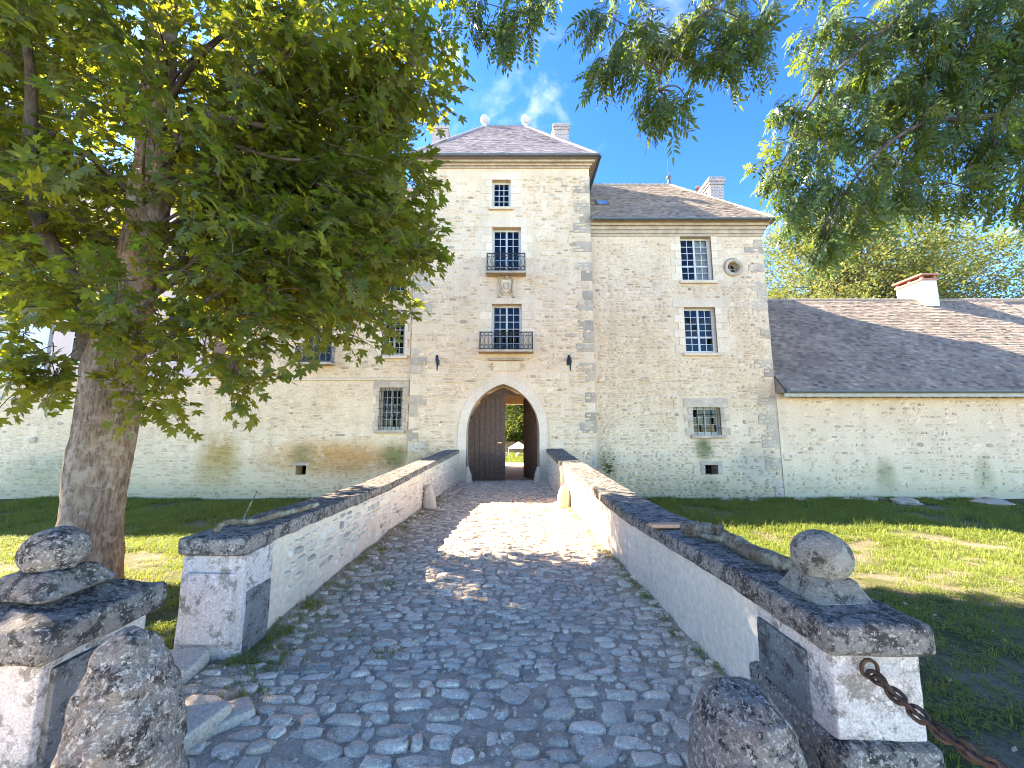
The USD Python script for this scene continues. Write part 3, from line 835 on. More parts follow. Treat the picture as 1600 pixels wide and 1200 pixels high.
def arch_poly(half, spring, rise, grow=0.0, base=-.1, n=24):
    c = (rise * rise - half * half) / (2 * half); R = c + half + grow
    h2 = half + grow
    top = math.sqrt(max(R * R - c * c, 0))
    a1 = math.atan2(top, -c)
    th = np.linspace(math.pi, a1, n)
    left = np.stack([c + R * np.cos(th), spring + R * np.sin(th)], 1)
    pts = [(-h2, base)] + [tuple(p) for p in left] + [(-p[0], p[1]) for p in left[::-1][1:]] + [(h2, base)]
    return Polygon(pts)


# ------------------------------------------------------------------ gatehouse tower
YT = 13.68
TX0, TX1, TZ = -3.60, 2.93, 11.75
tower = thing('gatehouse_tower', 'tall square gatehouse tower with hipped roof, pointed arch gate and two iron balconies', 'tower', (-.3, YT, 0))
GC = -.315
arch = affinity.translate(arch_poly(1.265, 1.75, 1.65), GC, 0)
arch_out = affinity.translate(arch_poly(1.265, 1.75, 1.65, .30), GC, 0)
W3, W2, W1 = (-.75, -.05, 10.1, 11.22), (-.73, .33, 7.43, 9.30), (-.73, .35, 4.55, 6.33)
body = sbox(TX0, -1.0, TX1, TZ).difference(arch)
for a, b, c, d in (W3, W2, W1):
    body = body.difference(sbox(a, c, b, d))
put(tower, 'wall', wall_slab(body, YT, .45), M_TOWER)
solid_body(tower, TX0, TX1, YT + .451, 20.4, -1.0, TZ, M_TOWER)
rt = np.random.default_rng(21)
free = sbox(TX0 + .02, -.2, TX1 - .02, TZ - .28).difference(arch_out.buffer(.03))
for a, b, c, d in (W3, W2, W1):
    free = free.difference(toothed(a, b, c, d, .42, .36))
for s in (sbox(-.58, 6.6, .14, 7.42), sbox(-.95, 3.85, .5, 4.35)):
    free = free.difference(s)
put_stones(tower, 'stone', rubble(free, .115, (.13, .38), .80, 22, (.010, .040), .06, front(YT)), M_TOWER)
quoins(tower, TX1, -.2, TZ - .2, YT, -1, rt, p=.55)
quoins(tower, TX0, -.2, TZ - .2, YT, 1, rt, p=.35)
for a, b, c, d in (W3, W2, W1):
    surround(tower, a, b, c, d, YT, M_SMOOTH, w=(.24, .42), n=4 if d - c < 1.3 else 6, lintel=.33, proud=.014, sill=(d - c < 1.3), r=rt)
window(tower, *W3, YT, 1, 3, 4, M_FRAME)
window(tower, *W2, YT, 2, 2, 6, M_FRAME, depth=.2)
window(tower, *W1, YT, 2, 2, 6, M_FRAME, depth=.2)
balcony(tower, -.90, .47, 7.46, 8.12, YT, 9)
balcony(tower, -1.13, .72, 4.58, 5.20, YT, 12)
put(tower, 'arch_surround', wall_slab(arch_out.difference(arch).difference(sbox(-9, -9, 9, -.06)), YT - .03, .2), M_ARCH, label='smooth whitewashed band round the pointed gate')
# cornice, roof, gutter
cb = MB()
for k, (o, a, b) in enumerate(((.04, TZ - .07, TZ), (.10, TZ, TZ + .08), (.2, TZ + .08, TZ + .16))):
    cb.add(*bx(TX0 - o, TX1 + o, YT - o, 20.4 + o, a, b))
put(tower, 'cornice', cb, M_QUOIN)
hip_roof(tower, TX0 - .3, TX1 + .3, YT - .3, 20.7, TZ + .22, -1.32, .66, 17.05, 16.3, M_TILE, rt)
gutter(tower, (TX0 - .36, YT - .36, TZ + .25), (TX1 + .36, YT - .36, TZ + .25), .075)
gutter(tower, (TX1 + .37, YT - .36, TZ + .25), (TX1 + .37, 20.7, TZ + .25), .075)
for x in (-1.30, .66):
    sph = trimesh.creation.icosphere(3, .23)
    fb = MB(); fb.add(np.array(sph.vertices) + [x, 17.05, 16.72], np.array(sph.faces))
    fb.add(*tube([(x, 17.05, 16.2), (x, 17.05, 16.42), (x, 17.05, 16.52)], [.13, .11, .07], 12))
    put(tower, 'ball_finial', fb, M_FINIAL, smooth=50)
for pxa, pxb, pt in ((675, 699, 196), (866, 888, 193)):
    a, b = ony(pxa, pt, 19.0), ony(pxb, pt, 19.0)
    chimney(tower, a[0], b[0], 19.0, 19.0 + .8, 12.5, a[2], M_BRICK)
# crest
cr = put(tower, 'carved_panel', cbox(-.51, .09, YT - .05, YT + .05, 6.65, 7.38, .015), M_SMOOTH)
sh = Polygon([(-.17, .22), (.17, .22), (.18, 0), (.13, -.16), (0, -.26), (-.13, -.16), (-.18, 0)])
v, f = extrude(sh, .06); v = np.stack([v[:, 0] - .21, YT - .05 - v[:, 2], v[:, 1] + 6.99], 1)
put(cr, 'shield', (v, f), M_SMOOTH)
sc = MB()
for sx in (-1, 1):
    sc.add(*tube(spline([(-.21 + sx * .05, YT - .07, 7.33), (-.21 + sx * .2, YT - .09, 7.3), (-.21 + sx * .25, YT - .08, 7.12), (-.21 + sx * .21, YT - .09, 6.9), (-.21 + sx * .23, YT - .08, 6.78), (-.21 + sx * .1, YT - .07, 6.7)], 16), .03, 6))
    sc.add(*tube(spline([(-.21 + sx * .06, YT - .13, 7.1), (-.21 + sx * .1, YT - .13, 6.98), (-.21 + sx * .05, YT - .13, 6.85)], 8), .022, 6))
hm = trimesh.creation.icosphere(2, .07); sc.add(np.array(hm.vertices) + [-.21, YT - .1, 7.31], np.array(hm.faces))
put(cr, 'scroll_mantling', sc, M_QUOIN, True)
for sx in (-.47, .05):
    put(cr, 'corbel', cbox(sx - .04, sx + .04, YT - .12, YT + .02, 6.56, 6.64, .01), M_QUOIN)
# carved plaque and shelf above the gate
put(tower, 'ledge', cbox(-.86, .44, YT - .12, YT + .03, 4.24, 4.32, .02), M_QUOIN)
pl = Polygon([(-.45, -.16), (.45, -.16), (.47, -.05), (.52, 0), (.47, .08), (.45, .19), (-.45, .19), (-.47, .08), (-.52, 0), (-.47, -.05)])
v, f = extrude(pl, .035); put(tower, 'plaque', (np.stack([v[:, 0] - .2, YT - v[:, 2], v[:, 1] + 4.03], 1), f), M_TOWER)
pv = MB()
for sx in (-1, 1):
    th = np.linspace(0, 3.5 * math.pi, 20)
    pv.add(*tube(np.stack([-.2 + sx * (.55 + .012 * th * np.cos(th)), np.full(20, YT - .03), 4.04 + .012 * th * np.sin(th)], 1), .018, 5))
put(tower, 'plaque_scroll', pv, M_TOWER, True)
for x in (-2.63, 2.0):
    hk = MB()
    z = 4.15
    hk.add(*cbox(x - .05, x + .05, YT - .05, YT + .02, z - .08, z + .12, .015))
    hk.add(*tube(spline([(x, YT - .04, z + .08), (x, YT - .22, z + .2), (x + .02, YT - .3, z + .08), (x + .03, YT - .3, z - .15)], 14), [.04] * 4 + [.05] * 4 + [.055] * 3 + [.04, .03, .02], 8))
    hk.add(*tube([(x + .03, YT - .3, z - .12), (x + .03, YT - .3, z - .32)], [.03, .018], 8))
    put(tower, 'iron_bracket', hk, M_IRON, smooth=50)
# doors: planks clipped to the arch
YD = YT + .42
dpoly = affinity.translate(arch_poly(1.19, 1.75, 1.56), GC, 0)
dl = UsdGeom.Xform.Define(stage, tower + '/door').GetPath().pathString
edges = np.linspace(-1.52, -.235, 8)
for a, b in zip(edges[:-1], edges[1:]):
    g = dpoly.intersection(sbox(a + .004, .03, b - .004, 3.02))
    v, f = extrude(g, .05); rr = rt.normal(0, .004)
    put(dl, 'plank', (np.stack([v[:, 0], YD + .05 - v[:, 2] + rr, v[:, 1]], 1), f, rt.uniform(.2, .8)), M_WOOD)
put(dl, 'backing', wall_slab(dpoly.intersection(sbox(-1.52, .03, -.24, 3.02)), YD + .052, .03), M_WOOD)
put(dl, 'letter_plate', cbox(-.52, -.36, YD - .012, YD + .002, 1.32, 1.37, .004), M_BRASS)
bd = MB()
for z in (.4, 1.35, 2.2):
    bd.add(*bx(-1.5, -.26, YD + .083, YD + .11, z, z + .12))
put(dl, 'rear_ledge', bd, M_WOOD)
dr = UsdGeom.Xform.Define(stage, tower + '/door_001').GetPath().pathString
edges = np.linspace(0, 1.10, 7); hx = .87; ang = math.radians(68)
for a, b in zip(edges[:-1], edges[1:]):
    g = dpoly.intersection(sbox(hx - b + .004, .03, hx - a - .004, 3.02))
    v, f = extrude(g, .05)
    lx_, ly_ = hx - v[:, 0], v[:, 2]
    X = hx - lx_ * math.cos(ang) + (ly_ - .025) * math.sin(ang); Y_ = YD + .03 + lx_ * math.sin(ang) + (ly_ - .025) * math.cos(ang)
    put(dr, 'plank', (np.stack([X, Y_, v[:, 1]], 1), f[:, ::-1], rt.uniform(.2, .8)), M_WOOD)
put(tower, 'transom_beam', wall_slab(dpoly.intersection(sbox(-3, 3.03, 3, 4)).union(sbox(-.9, 3.03, .3, 3.06)), YD - .02, .12), M_WOOD)
# passage through the tower
pb = MB()
pb.add(*bx(-1.95, -1.62, YT + .452, 20.0, -.5, 3.7)); pb.add(*bx(1.02, 1.4, YT + .452, 20.0, -.5, 3.7)); pb.add(*bx(-1.95, 1.4, YT + .452, 20.0, 3.7, 3.9))
put(tower, 'passage', pb, M_SMOOTH)
# the rear wall's opening is made by building that wall in three pieces
stage.RemovePrim(tower + '/rear_walls')
mb = MB(); t = .4
mb.add(*bx(TX0, TX0 + t, YT + .451, 20.4, -1, TZ)); mb.add(*bx(TX1 - t, TX1, YT + .451, 20.4, -1, TZ))
mb.add(*bx(TX0 + t, -1.5, 20.01, 20.4, -1, TZ)); mb.add(*bx(1.0, TX1 - t, 20.01, 20.4, -1, TZ)); mb.add(*bx(-1.5, 1.0, 20.01, 20.4, 3.2, TZ))
put(tower, 'rear_wall', mb, M_TOWER)


# ------------------------------------------------------------------ right wing
YW = 13.80
wing = thing('manor_wing', 'cream rubble wing right of the gatehouse tower with hipped roof and round window', 'building', (6.2, YW, -.6))
WX0, WX1, WZ = 2.935, 9.36, 9.35
rw = np.random.default_rng(31)
A1, A2, A3, AV = (6.30, 7.44, 7.27, 9.0), (6.28, 7.42, 4.55, 6.25), (6.38, 7.35, 1.62, 2.58), (6.70, 7.13, .26, .58)
OC = (8.20, 7.78, .20)
circ = shapely.Point(OC[0], OC[1]).buffer(.22, 24)
b2 = sbox(WX0, -1.2, WX1, WZ)
for a, b, c, d in (A1, A2, A3, AV):
    b2 = b2.difference(sbox(a, c, b, d))
b2 = b2.difference(circ)
put(wing, 'wall', wall_slab(b2, YW, .45), M_WING)
solid_body(wing, WX0, WX1, YW + .451, 19.7, -1.2, WZ, M_WING)
free = sbox(WX0 + .01, -.6, WX1 - .02, WZ - .42).difference(shapely.Point(OC[0], OC[1]).buffer(.36))
for a, b, c, d in (A1, A2, A3):
    free = free.difference(toothed(a, b, c, d, .40, .34))
free = free.difference(sbox(AV[0] - .2, AV[2] - .15, AV[1] + .2, AV[3] + .15))
put_stones(wing, 'stone', rubble(free, .105, (.12, .32), .84, 32, (.010, .034), .05, front(YW)), M_WING)
quoins(wing, WX1, -.6, WZ - .3, YW, -1, rw, p=.75)
surround(wing, *A1, YW, M_SMOOTH, w=(.22, .40), n=6, lintel=.30, proud=.014, r=rw)
surround(wing, *A2, YW, M_SMOOTH, w=(.22, .40), n=6, lintel=.30, proud=.014, r=rw)
surround(wing, *A3, YW, M_QUOIN, w=(.16, .30), n=4, lintel=.32, r=rw)
window(wing, *A1, YW, 2, 2, 6, M_FRAME, depth=.16, panel=('white_shutter', 6.88, 7.4), transom=2)
window(wing, *A2, YW, 2, 2, 6, M_FRAME, depth=.16, transom=2)
window(wing, *A3, YW, 2, 2, 3, M_FRAME_GREY, depth=.16, grille=(4, 2))
th = np.linspace(0, 2 * math.pi, 33)
ob = MB(); ob.add(*tube(np.stack([OC[0] + .28 * np.cos(th), np.full(33, YW + .0), OC[1] + .28 * np.sin(th)], 1), .085, 10, False))
put(wing, 'round_surround', ob, M_QUOIN, True)
oc = MB(); oc.add(*tube(np.stack([OC[0] + .2 * np.cos(th), np.full(33, YW + .2), OC[1] + .2 * np.sin(th)], 1), .03, 8, False))
oc.add(*bx(OC[0] - .015, OC[0] + .015, YW + .19, YW + .215, OC[1] - .2, OC[1] + .2)); oc.add(*bx(OC[0] - .2, OC[0] + .2, YW + .192, YW + .213, OC[1] - .015, OC[1] + .015))
ocp = put(wing, 'round_window', oc, M_FRAME_GREY, smooth=40)
for sx in (-1, 1):
    for sz in (-1, 1):
        q = [(OC[0] + sx * .015, OC[1] + sz * .015)] + [(OC[0] + sx * .2 * math.cos(a), OC[1] + sz * .2 * math.sin(a)) for a in np.linspace(0, math.pi / 2, 8)]
        v = np.array([[p[0], YW + .205, p[1]] for p in q]); f = np.array([[0, k, k + 1] for k in range(1, 8)])
        put(ocp, 'pane', (v, f), M_GLASS)
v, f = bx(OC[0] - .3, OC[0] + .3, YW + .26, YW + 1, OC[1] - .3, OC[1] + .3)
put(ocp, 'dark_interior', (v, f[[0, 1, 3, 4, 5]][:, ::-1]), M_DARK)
vb = MB(); vb.add(*cbox(AV[0] - .18, AV[1] + .18, YW - .015, YW + .05, AV[3], AV[3] + .12, .01)); vb.add(*cbox(AV[1], AV[1] + .2, YW - .015, YW + .05, AV[2], AV[3] - .004, .01)); vb.add(*cbox(AV[0] - .16, AV[0], YW - .015, YW + .05, AV[2], AV[3] - .004, .01))
vp = put(wing, 'cellar_vent', vb, M_QUOIN)
g = MB()
for k in range(4):
    xx = AV[0] + (AV[1] - AV[0]) * (k + .5) / 4
    g.add(*tube([(xx, YW + .08, AV[2]), (xx, YW + .08, AV[3])], .01, 6))
g.add(*tube([(AV[0], YW + .08, .42), (AV[1], YW + .08, .42)], .01, 6))
put(vp, 'vent_bars', g, M_IRON)
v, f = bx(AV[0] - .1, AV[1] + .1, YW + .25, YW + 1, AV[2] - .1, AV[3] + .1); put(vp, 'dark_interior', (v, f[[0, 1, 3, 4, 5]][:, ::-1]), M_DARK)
cb = MB()
for o, a, b in ((.03, WZ - .36, WZ - .26), (.07, WZ - .26, WZ - .13), (.12, WZ - .13, WZ), (.2, WZ, WZ + .1)):
    cb.add(*bx(WX0, WX1 + o, YW - o, 19.7 + o, a, b))
put(wing, 'cornice', cb, M_QUOIN, label='stepped brick-like cornice under the eaves')
hip_roof(wing, TX1 + .006, WX1 + .32, YW - .32, 20.0, WZ + .15, TX1 + .006, 7.28, 16.74, 13.05, M_TILE2, rw, ends=(0, 1))
gutter(wing, (TX1 + .05, YW - .38, WZ + .17), (WX1 + .38, YW - .38, WZ + .17), .07)
sky_l = MB()
# roof light in the front slope
cslope = (13.05 - 9.5) / (16.74 - 13.48)
pxs = ony(949, 323, 14.9)
s_ = np.array([0, 1, cslope]); s_ /= np.linalg.norm(s_); n_ = np.array([0, -s_[2], s_[1]])
cc = np.array([3.65, 14.75, WZ + .15 + (14.75 - 13.48) * cslope])
fr = [cc + a * np.array([1, 0, 0]) * .24 + b * s_ * .26 + c * n_ for c in (.0, .09) for a, b in ((-1, -1), (1, -1), (1, 1), (-1, 1))]
rlp = put(wing, 'roof_light', (np.array(fr), np.array([[0, 1, 5, 4], [1, 2, 6, 5], [2, 3, 7, 6], [3, 0, 4, 7], [4, 5, 6, 7]])), M_ZINC)
put(rlp, 'pane', (np.array([cc + a * np.array([1, 0, 0]) * .2 + b * s_ * .22 + .094 * n_ for a, b in ((-1, -1), (1, -1), (1, 1), (-1, 1))]), np.array([[0, 1, 2, 3]])), plain('roof_glass', (.25, .3, .36), .08, .8))
fn = MB(); fn.add(*tube([(7.28, 16.74, 13.0), (7.28, 16.74, 13.35)], [.12, .07], 10)); s3 = trimesh.creation.icosphere(2, .12); fn.add(np.array(s3.vertices) + [7.28, 16.74, 13.46], np.array(s3.faces)); fn.add(*tube([(7.28, 16.74, 13.5), (7.28, 16.74, 14.4)], [.02, .008], 6))
put(wing, 'finial', fn, M_ZINC, smooth=50)
a, b = ony(1103, 276, 17.0), ony(1142, 276, 17.0)
wc = chimney(wing, 8.72, 9.3, 15.9, 17.9, 9.2, ony(1120, 277, 15.9)[2], M_BRICK)
pot = MB(); zt = ony(1120, 277, 15.9)[2]; pot.add(*tube([(8.95, 17.4, zt), (8.95, 17.4, zt + .55)], [.16, .12], 12)); put(wc, 'chimney_pot', pot, M_TERRA, smooth=40)

# ------------------------------------------------------------------ left wing
wingl = thing('manor_wing', 'cream wing left of the gatehouse tower, half hidden behind the maple leaves', 'building', (-6.7, YW, -.6))
LX0, LX1 = -9.77, -3.605
rl = np.random.default_rng(41)
B1, B2, B3, BV_ = (-4.75, -3.92, 6.85, 8.3), (-4.70, -3.88, 4.45, 5.95), (-4.70, -3.88, 1.80, 3.28), (-7.50, -7.14, .25, .56)
B4, B5 = (-7.5, -6.5, 4.2, 6.0), (-7.5, -6.5, 6.9, 8.5)
b3 = sbox(LX0, -1.2, LX1, WZ)
for a, b, c, d in (B1, B2, B3, BV_, B4, B5):
    b3 = b3.difference(sbox(a, c, b, d))
put(wingl, 'wall', wall_slab(b3, YW, .45), M_LWALL)
solid_body(wingl, LX0, LX1, YW + .451, 21.6, -1.2, WZ, M_LWALL)
free = sbox(LX0 + .01, -.6, LX1 - .01, WZ - .42)
for a, b, c, d in (B1, B2, B3, B4, B5):
    free = free.difference(toothed(a, b, c, d, .3, .3))
free = free.difference(sbox(BV_[0] - .1, BV_[2] - .1, BV_[1] + .1, BV_[3] + .1)).difference(sbox(LX0, 3.5, LX1, 3.68))
put_stones(wingl, 'stone', rubble(free, .105, (.12, .32), .86, 42, (.008, .028), .05, front(YW)), M_LWALL)
put(wingl, 'string_course', cbox(LX0, LX1 - .02, YW - .05, YW + .05, 3.54, 3.64, .02), M_SMOOTH)
for q, m_ in ((B1, M_SMOOTH), (B2, M_SMOOTH), (B3, M_QUOIN), (B4, M_SMOOTH), (B5, M_SMOOTH)):
    surround(wingl, *q, YW, m_, w=(.12, .22), n=5, lintel=.26, r=rl)
window(wingl, *B1, YW, 2, 2, 5, M_FRAME_GREY, depth=.12)
window(wingl, *B2, YW, 2, 2, 6, M_FRAME_GREY, depth=.12)
window(wingl, *B3, YW, 2, 2, 5, M_FRAME_GREY, depth=.14, grille=(6, 5))
window(wingl, *B4, YW, 2, 2, 6, M_FRAME_GREY, depth=.12)
window(wingl, *B5, YW, 2, 2, 5, M_FRAME_GREY, depth=.12)
balcony(wingl, -7.62, -6.38, 4.16, 4.72, YW, 9)
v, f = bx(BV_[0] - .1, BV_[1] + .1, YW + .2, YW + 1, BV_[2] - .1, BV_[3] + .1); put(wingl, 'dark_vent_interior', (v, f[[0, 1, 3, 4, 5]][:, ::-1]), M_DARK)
put(wingl, 'vent_lintel', cbox(BV_[0] - .12, BV_[1] + .12, YW - .02, YW + .1, BV_[3] + .002, BV_[3] + .1, .012), M_QUOIN)
cb = MB()
for o, a, b in ((.03, WZ - .36, WZ - .26), (.07, WZ - .26, WZ - .13), (.12, WZ - .13, WZ), (.2, WZ, WZ + .1)):
    cb.add(*bx(LX0 - o, LX1, YW - o, 21.6 + o, a, b))
put(wingl, 'cornice', cb, M_QUOIN)
hip_roof(wingl, LX0 - .32, TX0 - .006, YW - .32, 21.9, WZ + .15, -8.0, TX0 - .006, 17.6, 13.45, M_TILE, rl, ends=(1, 0))
gutter(wingl, (LX0 - .38, YW - .38, WZ + .17), (TX0 - .05, YW - .38, WZ + .17), .07)

# ------------------------------------------------------------------ old garden wall at the left
gw = thing('garden_wall', 'long stained limewashed wall left of the manor behind the big maple trunk', 'wall', (-15, YW, -.6))
gpoly = sbox(-34, -1.2, LX0 - .001, 3.60)
put(gw, 'wall_body', wall_slab(gpoly, YW - .003, .5), M_LWALL)
put_stones(gw, 'stone', rubble(sbox(-19.5, -.6, LX0 + .15, 3.52), .105, (.13, .34), .85, 52, (.008, .028), .06, front(YW - .003)), M_LWALL)
for k in range(22):
    xa = LX0 - .02 - k * 1.1
    put(gw, 'coping_stone', (*cbox(xa - 1.09, xa, YW - .1, YW + .56, 3.602, 3.70, .02), rl.uniform(.3, .8)), M_SMOOTH)
put(gw, 'putlog_stone', rough_box(-16.85, -16.6, YW - .07, YW, 1.35, 1.52, .03, .1, .02, 9, 3), M_QUOIN, True)
step = put(gw, 'cut_stone', rough_box(-10.25, -9.8, YW - .16, YW - .02, 3.36, 3.46, .02, .1, .01, 9, 4), M_QUOIN, True)

# ------------------------------------------------------------------ low barn at the right
barn = thing('barn', 'long low barn with a steep tiled roof and white chimney right of the manor', 'barn', (14, YW, -.6))
RX0, RX1, RZ = WX1 + .004, 40.0, 3.12
rb = np.random.default_rng(61)
put(barn, 'wall', wall_slab(sbox(RX0, -1.2, RX1, RZ), YW - .03, .45), M_BARN)
put_stones(barn, 'stone', rubble(sbox(RX0, -.5, 20.5, RZ - .1), .12, (.13, .36), .62, 62, (.006, .022), .08, front(YW - .03)), M_BARN)
# roof: front and rear slopes, gable at the far end
ye, ze, yr, zr = 13.36, 3.12, 17.3, 7.72
v = np.array([(RX0 + .02, ye, ze), (RX1 + .2, ye, ze), (RX1 + .2, yr, zr), (RX0 + .02, yr, zr), (RX0 + .02, 21.2, ze), (RX1 + .2, 21.2, ze), (RX0 + .02, ye, ze - .06), (RX1 + .2, ye, ze - .06), (RX0 + .02, 21.2, ze - .06), (RX1 + .2, 21.2, ze - .06)])
f = np.array([[0, 1, 2, 3], [3, 2, 5, 4], [0, 6, 7, 1], [4, 5, 9, 8], [6, 8, 9, 7]])
tri = [[0, 3, 4], [0, 4, 8], [0, 8, 6], [1, 5, 2], [1, 9, 5], [1, 7, 9]]
broof = put(barn, 'roof', MB().add(v, f).add(v, np.array(tri)), M_TILE2)
s = np.array([0, yr - ye, zr - ze]); L = np.linalg.norm(s); s /= L
mb = MB()
roof_tiles(mb, np.array([RX0 + .02, ye, ze]), (1, 0, 0), s, [(0, 0), (13, 0), (13, L), (0, L)], .18, .12, rb)
put(broof, 'tile_courses', mb, M_TILE2, kind='stuff')
hb = MB()
for k in range(90):
    xa = RX0 + .02 + k * .34
    hb.add(*tube([(xa, yr, zr + .02), (xa + .36, yr, zr + .035)], [.085, .1], 8), tone=rb.uniform(.2, .9))
put(broof, 'ridge_tiles', hb, M_TILE2, smooth=35)
put(barn, 'fascia', bx(RX0 + .02, RX1, ye + .01, ye + .04, ze - .2, ze - .065), M_FRAME_GREY)
gutter(barn, (RX0 + .0, ye - .08, ze + .0), (RX1, ye - .08, ze + .0), .075)
for k in range(30):
    xa = RX0 + .45 + k * .42
    put(barn, 'rafter_end', bx(xa, xa + .08, ye + .045, YW - .03, ze - .19, ze - .066), M_WOOD)
zc = ony(1440, 425, 16.2)
bxa, bxb = ony(1412, 480, 16.0)[0], ony(1474, 480, 15.7)[0]
bc = put(barn, 'chimney', MB().add(*bx(18.55, 19.2, 16.9, 18.1, 6.0, 8.55)), M_WHITE, label='white rendered chimney on the barn roof')
hd = MB()
hd.add(*cbox(18.5, 19.25, 16.85, 18.15, 8.552, 8.65, .01))
for yy in (16.9, 17.45, 18.0):
    for xx in (18.55, 19.1):
        hd.add(*bx(xx, xx + .1, yy, yy + .1, 8.65, 8.78))
hd.add(*cbox(18.45, 19.3, 16.8, 18.2, 8.78, 8.86, .01))
put(bc, 'terracotta_head', hd, M_TERRA)

# ------------------------------------------------------------------ houses at the far left
ph = thing('house', 'pale pink house glimpsed through the maple leaves above the garden wall', 'house', (-14, 14.4, 0))
put(ph, 'wall', bx(-17.4, -11.3, 14.45, 21, -.5, 11.4), M_PINK)
hip_roof(ph, -17.75, -10.95, 14.1, 21.35, 11.4, -15.2, -13.4, 17.7, 14.2, M_TILE, np.random.default_rng(3))
for x in (-16.6, -14.8, -13.0):
    for z in (4.3, 7.2):
        w = put(ph, 'window', bx(x, x + .95, 14.40, 14.452, z, z + 1.5), M_FRAME)
        for k in range(2):
            for j in range(3):
                put(w, 'pane', bx(x + .06 + k * .43, x + .46 + k * .43, 14.39, 14.402, z + .06 + j * .47, z + .48 + j * .47), M_DARK)
wh = thing('house', 'white house at the far left edge beyond the garden wall', 'house', (-22, 14.4, 0))
put(wh, 'wall', MB().add(*bx(-33, -19.6, 14.4, 22, -.5, 11.4)).add(*bx(-19.598, -17.75, 14.6, 20, -.5, 6.0)), M_WHITE)
hip_roof(wh, -33.3, -19.3, 13.2, 22.3, 11.4, -29, -23.5, 17.7, 15.2, M_TILE, np.random.default_rng(4))
put(wh, 'lean_to_roof', bx(-19.599, -17.5, 14.4, 20.2, 6.0, 6.15), M_TILE2)

# ------------------------------------------------------------------ bridge parapets
YC = [1.8, 4.7, 6.5, 9.5, 13.6]
ZCL = lambda y: np.interp(y, [2.9, 6.5, 9.5, 13.6], [.865, .82, .95, 1.12])
ZCR = lambda y: np.interp(y, [1.8, 4.7, 6.5, 9.9, 13.6], [.79, .71, .77, .93, 1.12])


def caps(parent, face, zf, y0, y1, inn, out, thick, r, sgn, name='coping_stone'):
    """Coping stones along a parapet; sgn +1: the path lies towards +x."""
    y = y0
    while y < y1 - .05:
        L = min(r.uniform(.95, 1.45), y1 - y)
        if y1 - (y + L) < .5:
            L = y1 - y

        def warp(v, y=y, L=L):
            w = v.copy()
            w[:, 0] += face(w[:, 1]); w[:, 2] += zf(w[:, 1])
            return w
        x0, x1 = (-out, inn) if sgn > 0 else (-inn, out)
        res = .045 if y < 5 else .08 if y < 9 else .14
        v, f = rough_box(x0, x1, y + .006, y + L - .006, -thick, 0, .025, res, .012, 7, int(r.integers(9999)), warp)
        put(parent, name, (v, f, r.uniform(.3, .8)), M_CAP, True)
        y += L


rp_ = np.random.default_rng(71)
pl_ = thing('bridge_parapet', 'low rubble parapet along the left side of the cobbled bridge', 'wall', (-2.2, 8, 0))
ys = np.linspace(3.32, 13.62, 40)


def strip_wall(face, zf, ys, thick, sgn, base=-1.0, top=-.11):
    fx_ = face(ys); ox = fx_ - sgn * thick
    v = np.vstack([np.stack([fx_, ys, np.full_like(ys, base)], 1), np.stack([fx_, ys, zf(ys) + top], 1), np.stack([ox, ys, zf(ys) + top], 1), np.stack([ox, ys, np.full_like(ys, base)], 1)])
    n = len(ys); F = []
    for k in range(n - 1):
        for a in range(3):
            F.append([a * n + k, a * n + k + 1, (a + 1) * n + k + 1, (a + 1) * n + k])
    F += [[0, n, 2 * n, 3 * n], [n - 1, 4 * n - 1, 3 * n - 1, 2 * n - 1]]
    F = np.array(F)
    return v, (F[:, ::-1] if sgn > 0 else F)


put(pl_, 'wall_body', strip_wall(left_face, ZCL, ys, .42, 1), M_LIME)
reg = Polygon([(3.55, .02)] + [(y_, ZCL(y_) - .13) for y_ in np.linspace(3.55, 13.5, 20)] + [(13.5, .02)])
lm = lambda v: np.stack([left_face(v[:, 0]) + v[:, 2], v[:, 0], v[:, 1]], 1)
st = rubble(reg, .085, (.08, .22), .8, 72, (.008, .032), .05, lm)
st = [(a, v, f[:, ::-1], t_) for a, v, f, t_ in st]
put_stones(pl_, 'stone', st, M_LIME, rank=lambda s: s[0] / s[1][0, 1] ** 1.2)
caps(pl_, left_face, ZCL, 2.93, 13.62, .03, .46, .125, rp_, 1)
# the near end: a squared pier with bare stone patches
put(pl_, 'end_pier', rough_box(-2.39, -1.935, 2.97, 3.33, -.3, .74, .02, .04, .008, 6, 5), M_PIER, True, label='whitewashed end pier flaking to bare stone')
put(pl_, 'corner_stone', rough_box(-1.98, -1.922, 3.02, 3.30, .02, .47, .012, .04, .006, 8, 6), M_BARE, True, label='dark bare corner stone at the foot of the end pier')
put(pl_, 'face_stone', rough_box(-2.33, -1.99, 2.952, 2.99, .14, .62, .014, .04, .006, 8, 7), M_PIER, True)

pr_ = thing('bridge_parapet', 'low plastered parapet right of the bridge, ending in a pier with stone ball', 'wall', (1.6, 8, 0))
rf1 = lambda y: np.interp(y, [0, 1.8, 2.8, 5.5, 9.9], [1.45, 1.42, 1.41, 1.33, 1.28])
rf2 = lambda y: np.full_like(np.asarray(y, float), 1.20)
put(pr_, 'wall_body', strip_wall(rf1, ZCR, np.linspace(2.32, 9.9, 30), .46, -1), M_PLASTER)
put(pr_, 'wall_body', strip_wall(rf2, lambda y: ZCR(y) + .03, np.linspace(9.905, 13.62, 12), .5, -1), M_LIME)
reg = Polygon([(10.0, .02)] + [(y_, ZCR(y_) - .12) for y_ in np.linspace(10.0, 13.5, 8)] + [(13.5, .02)])
rm = lambda v: np.stack([1.20 - v[:, 2], v[:, 0], v[:, 1]], 1)
put_stones(pr_, 'stone', rubble(reg, .1, (.12, .28), .8, 73, (.008, .025), .06, rm), M_LIME)
reg = Polygon([(3.2, .02)] + [(y_, ZCR(y_) - .14) for y_ in np.linspace(3.2, 9.8, 12)] + [(9.8, .02)])
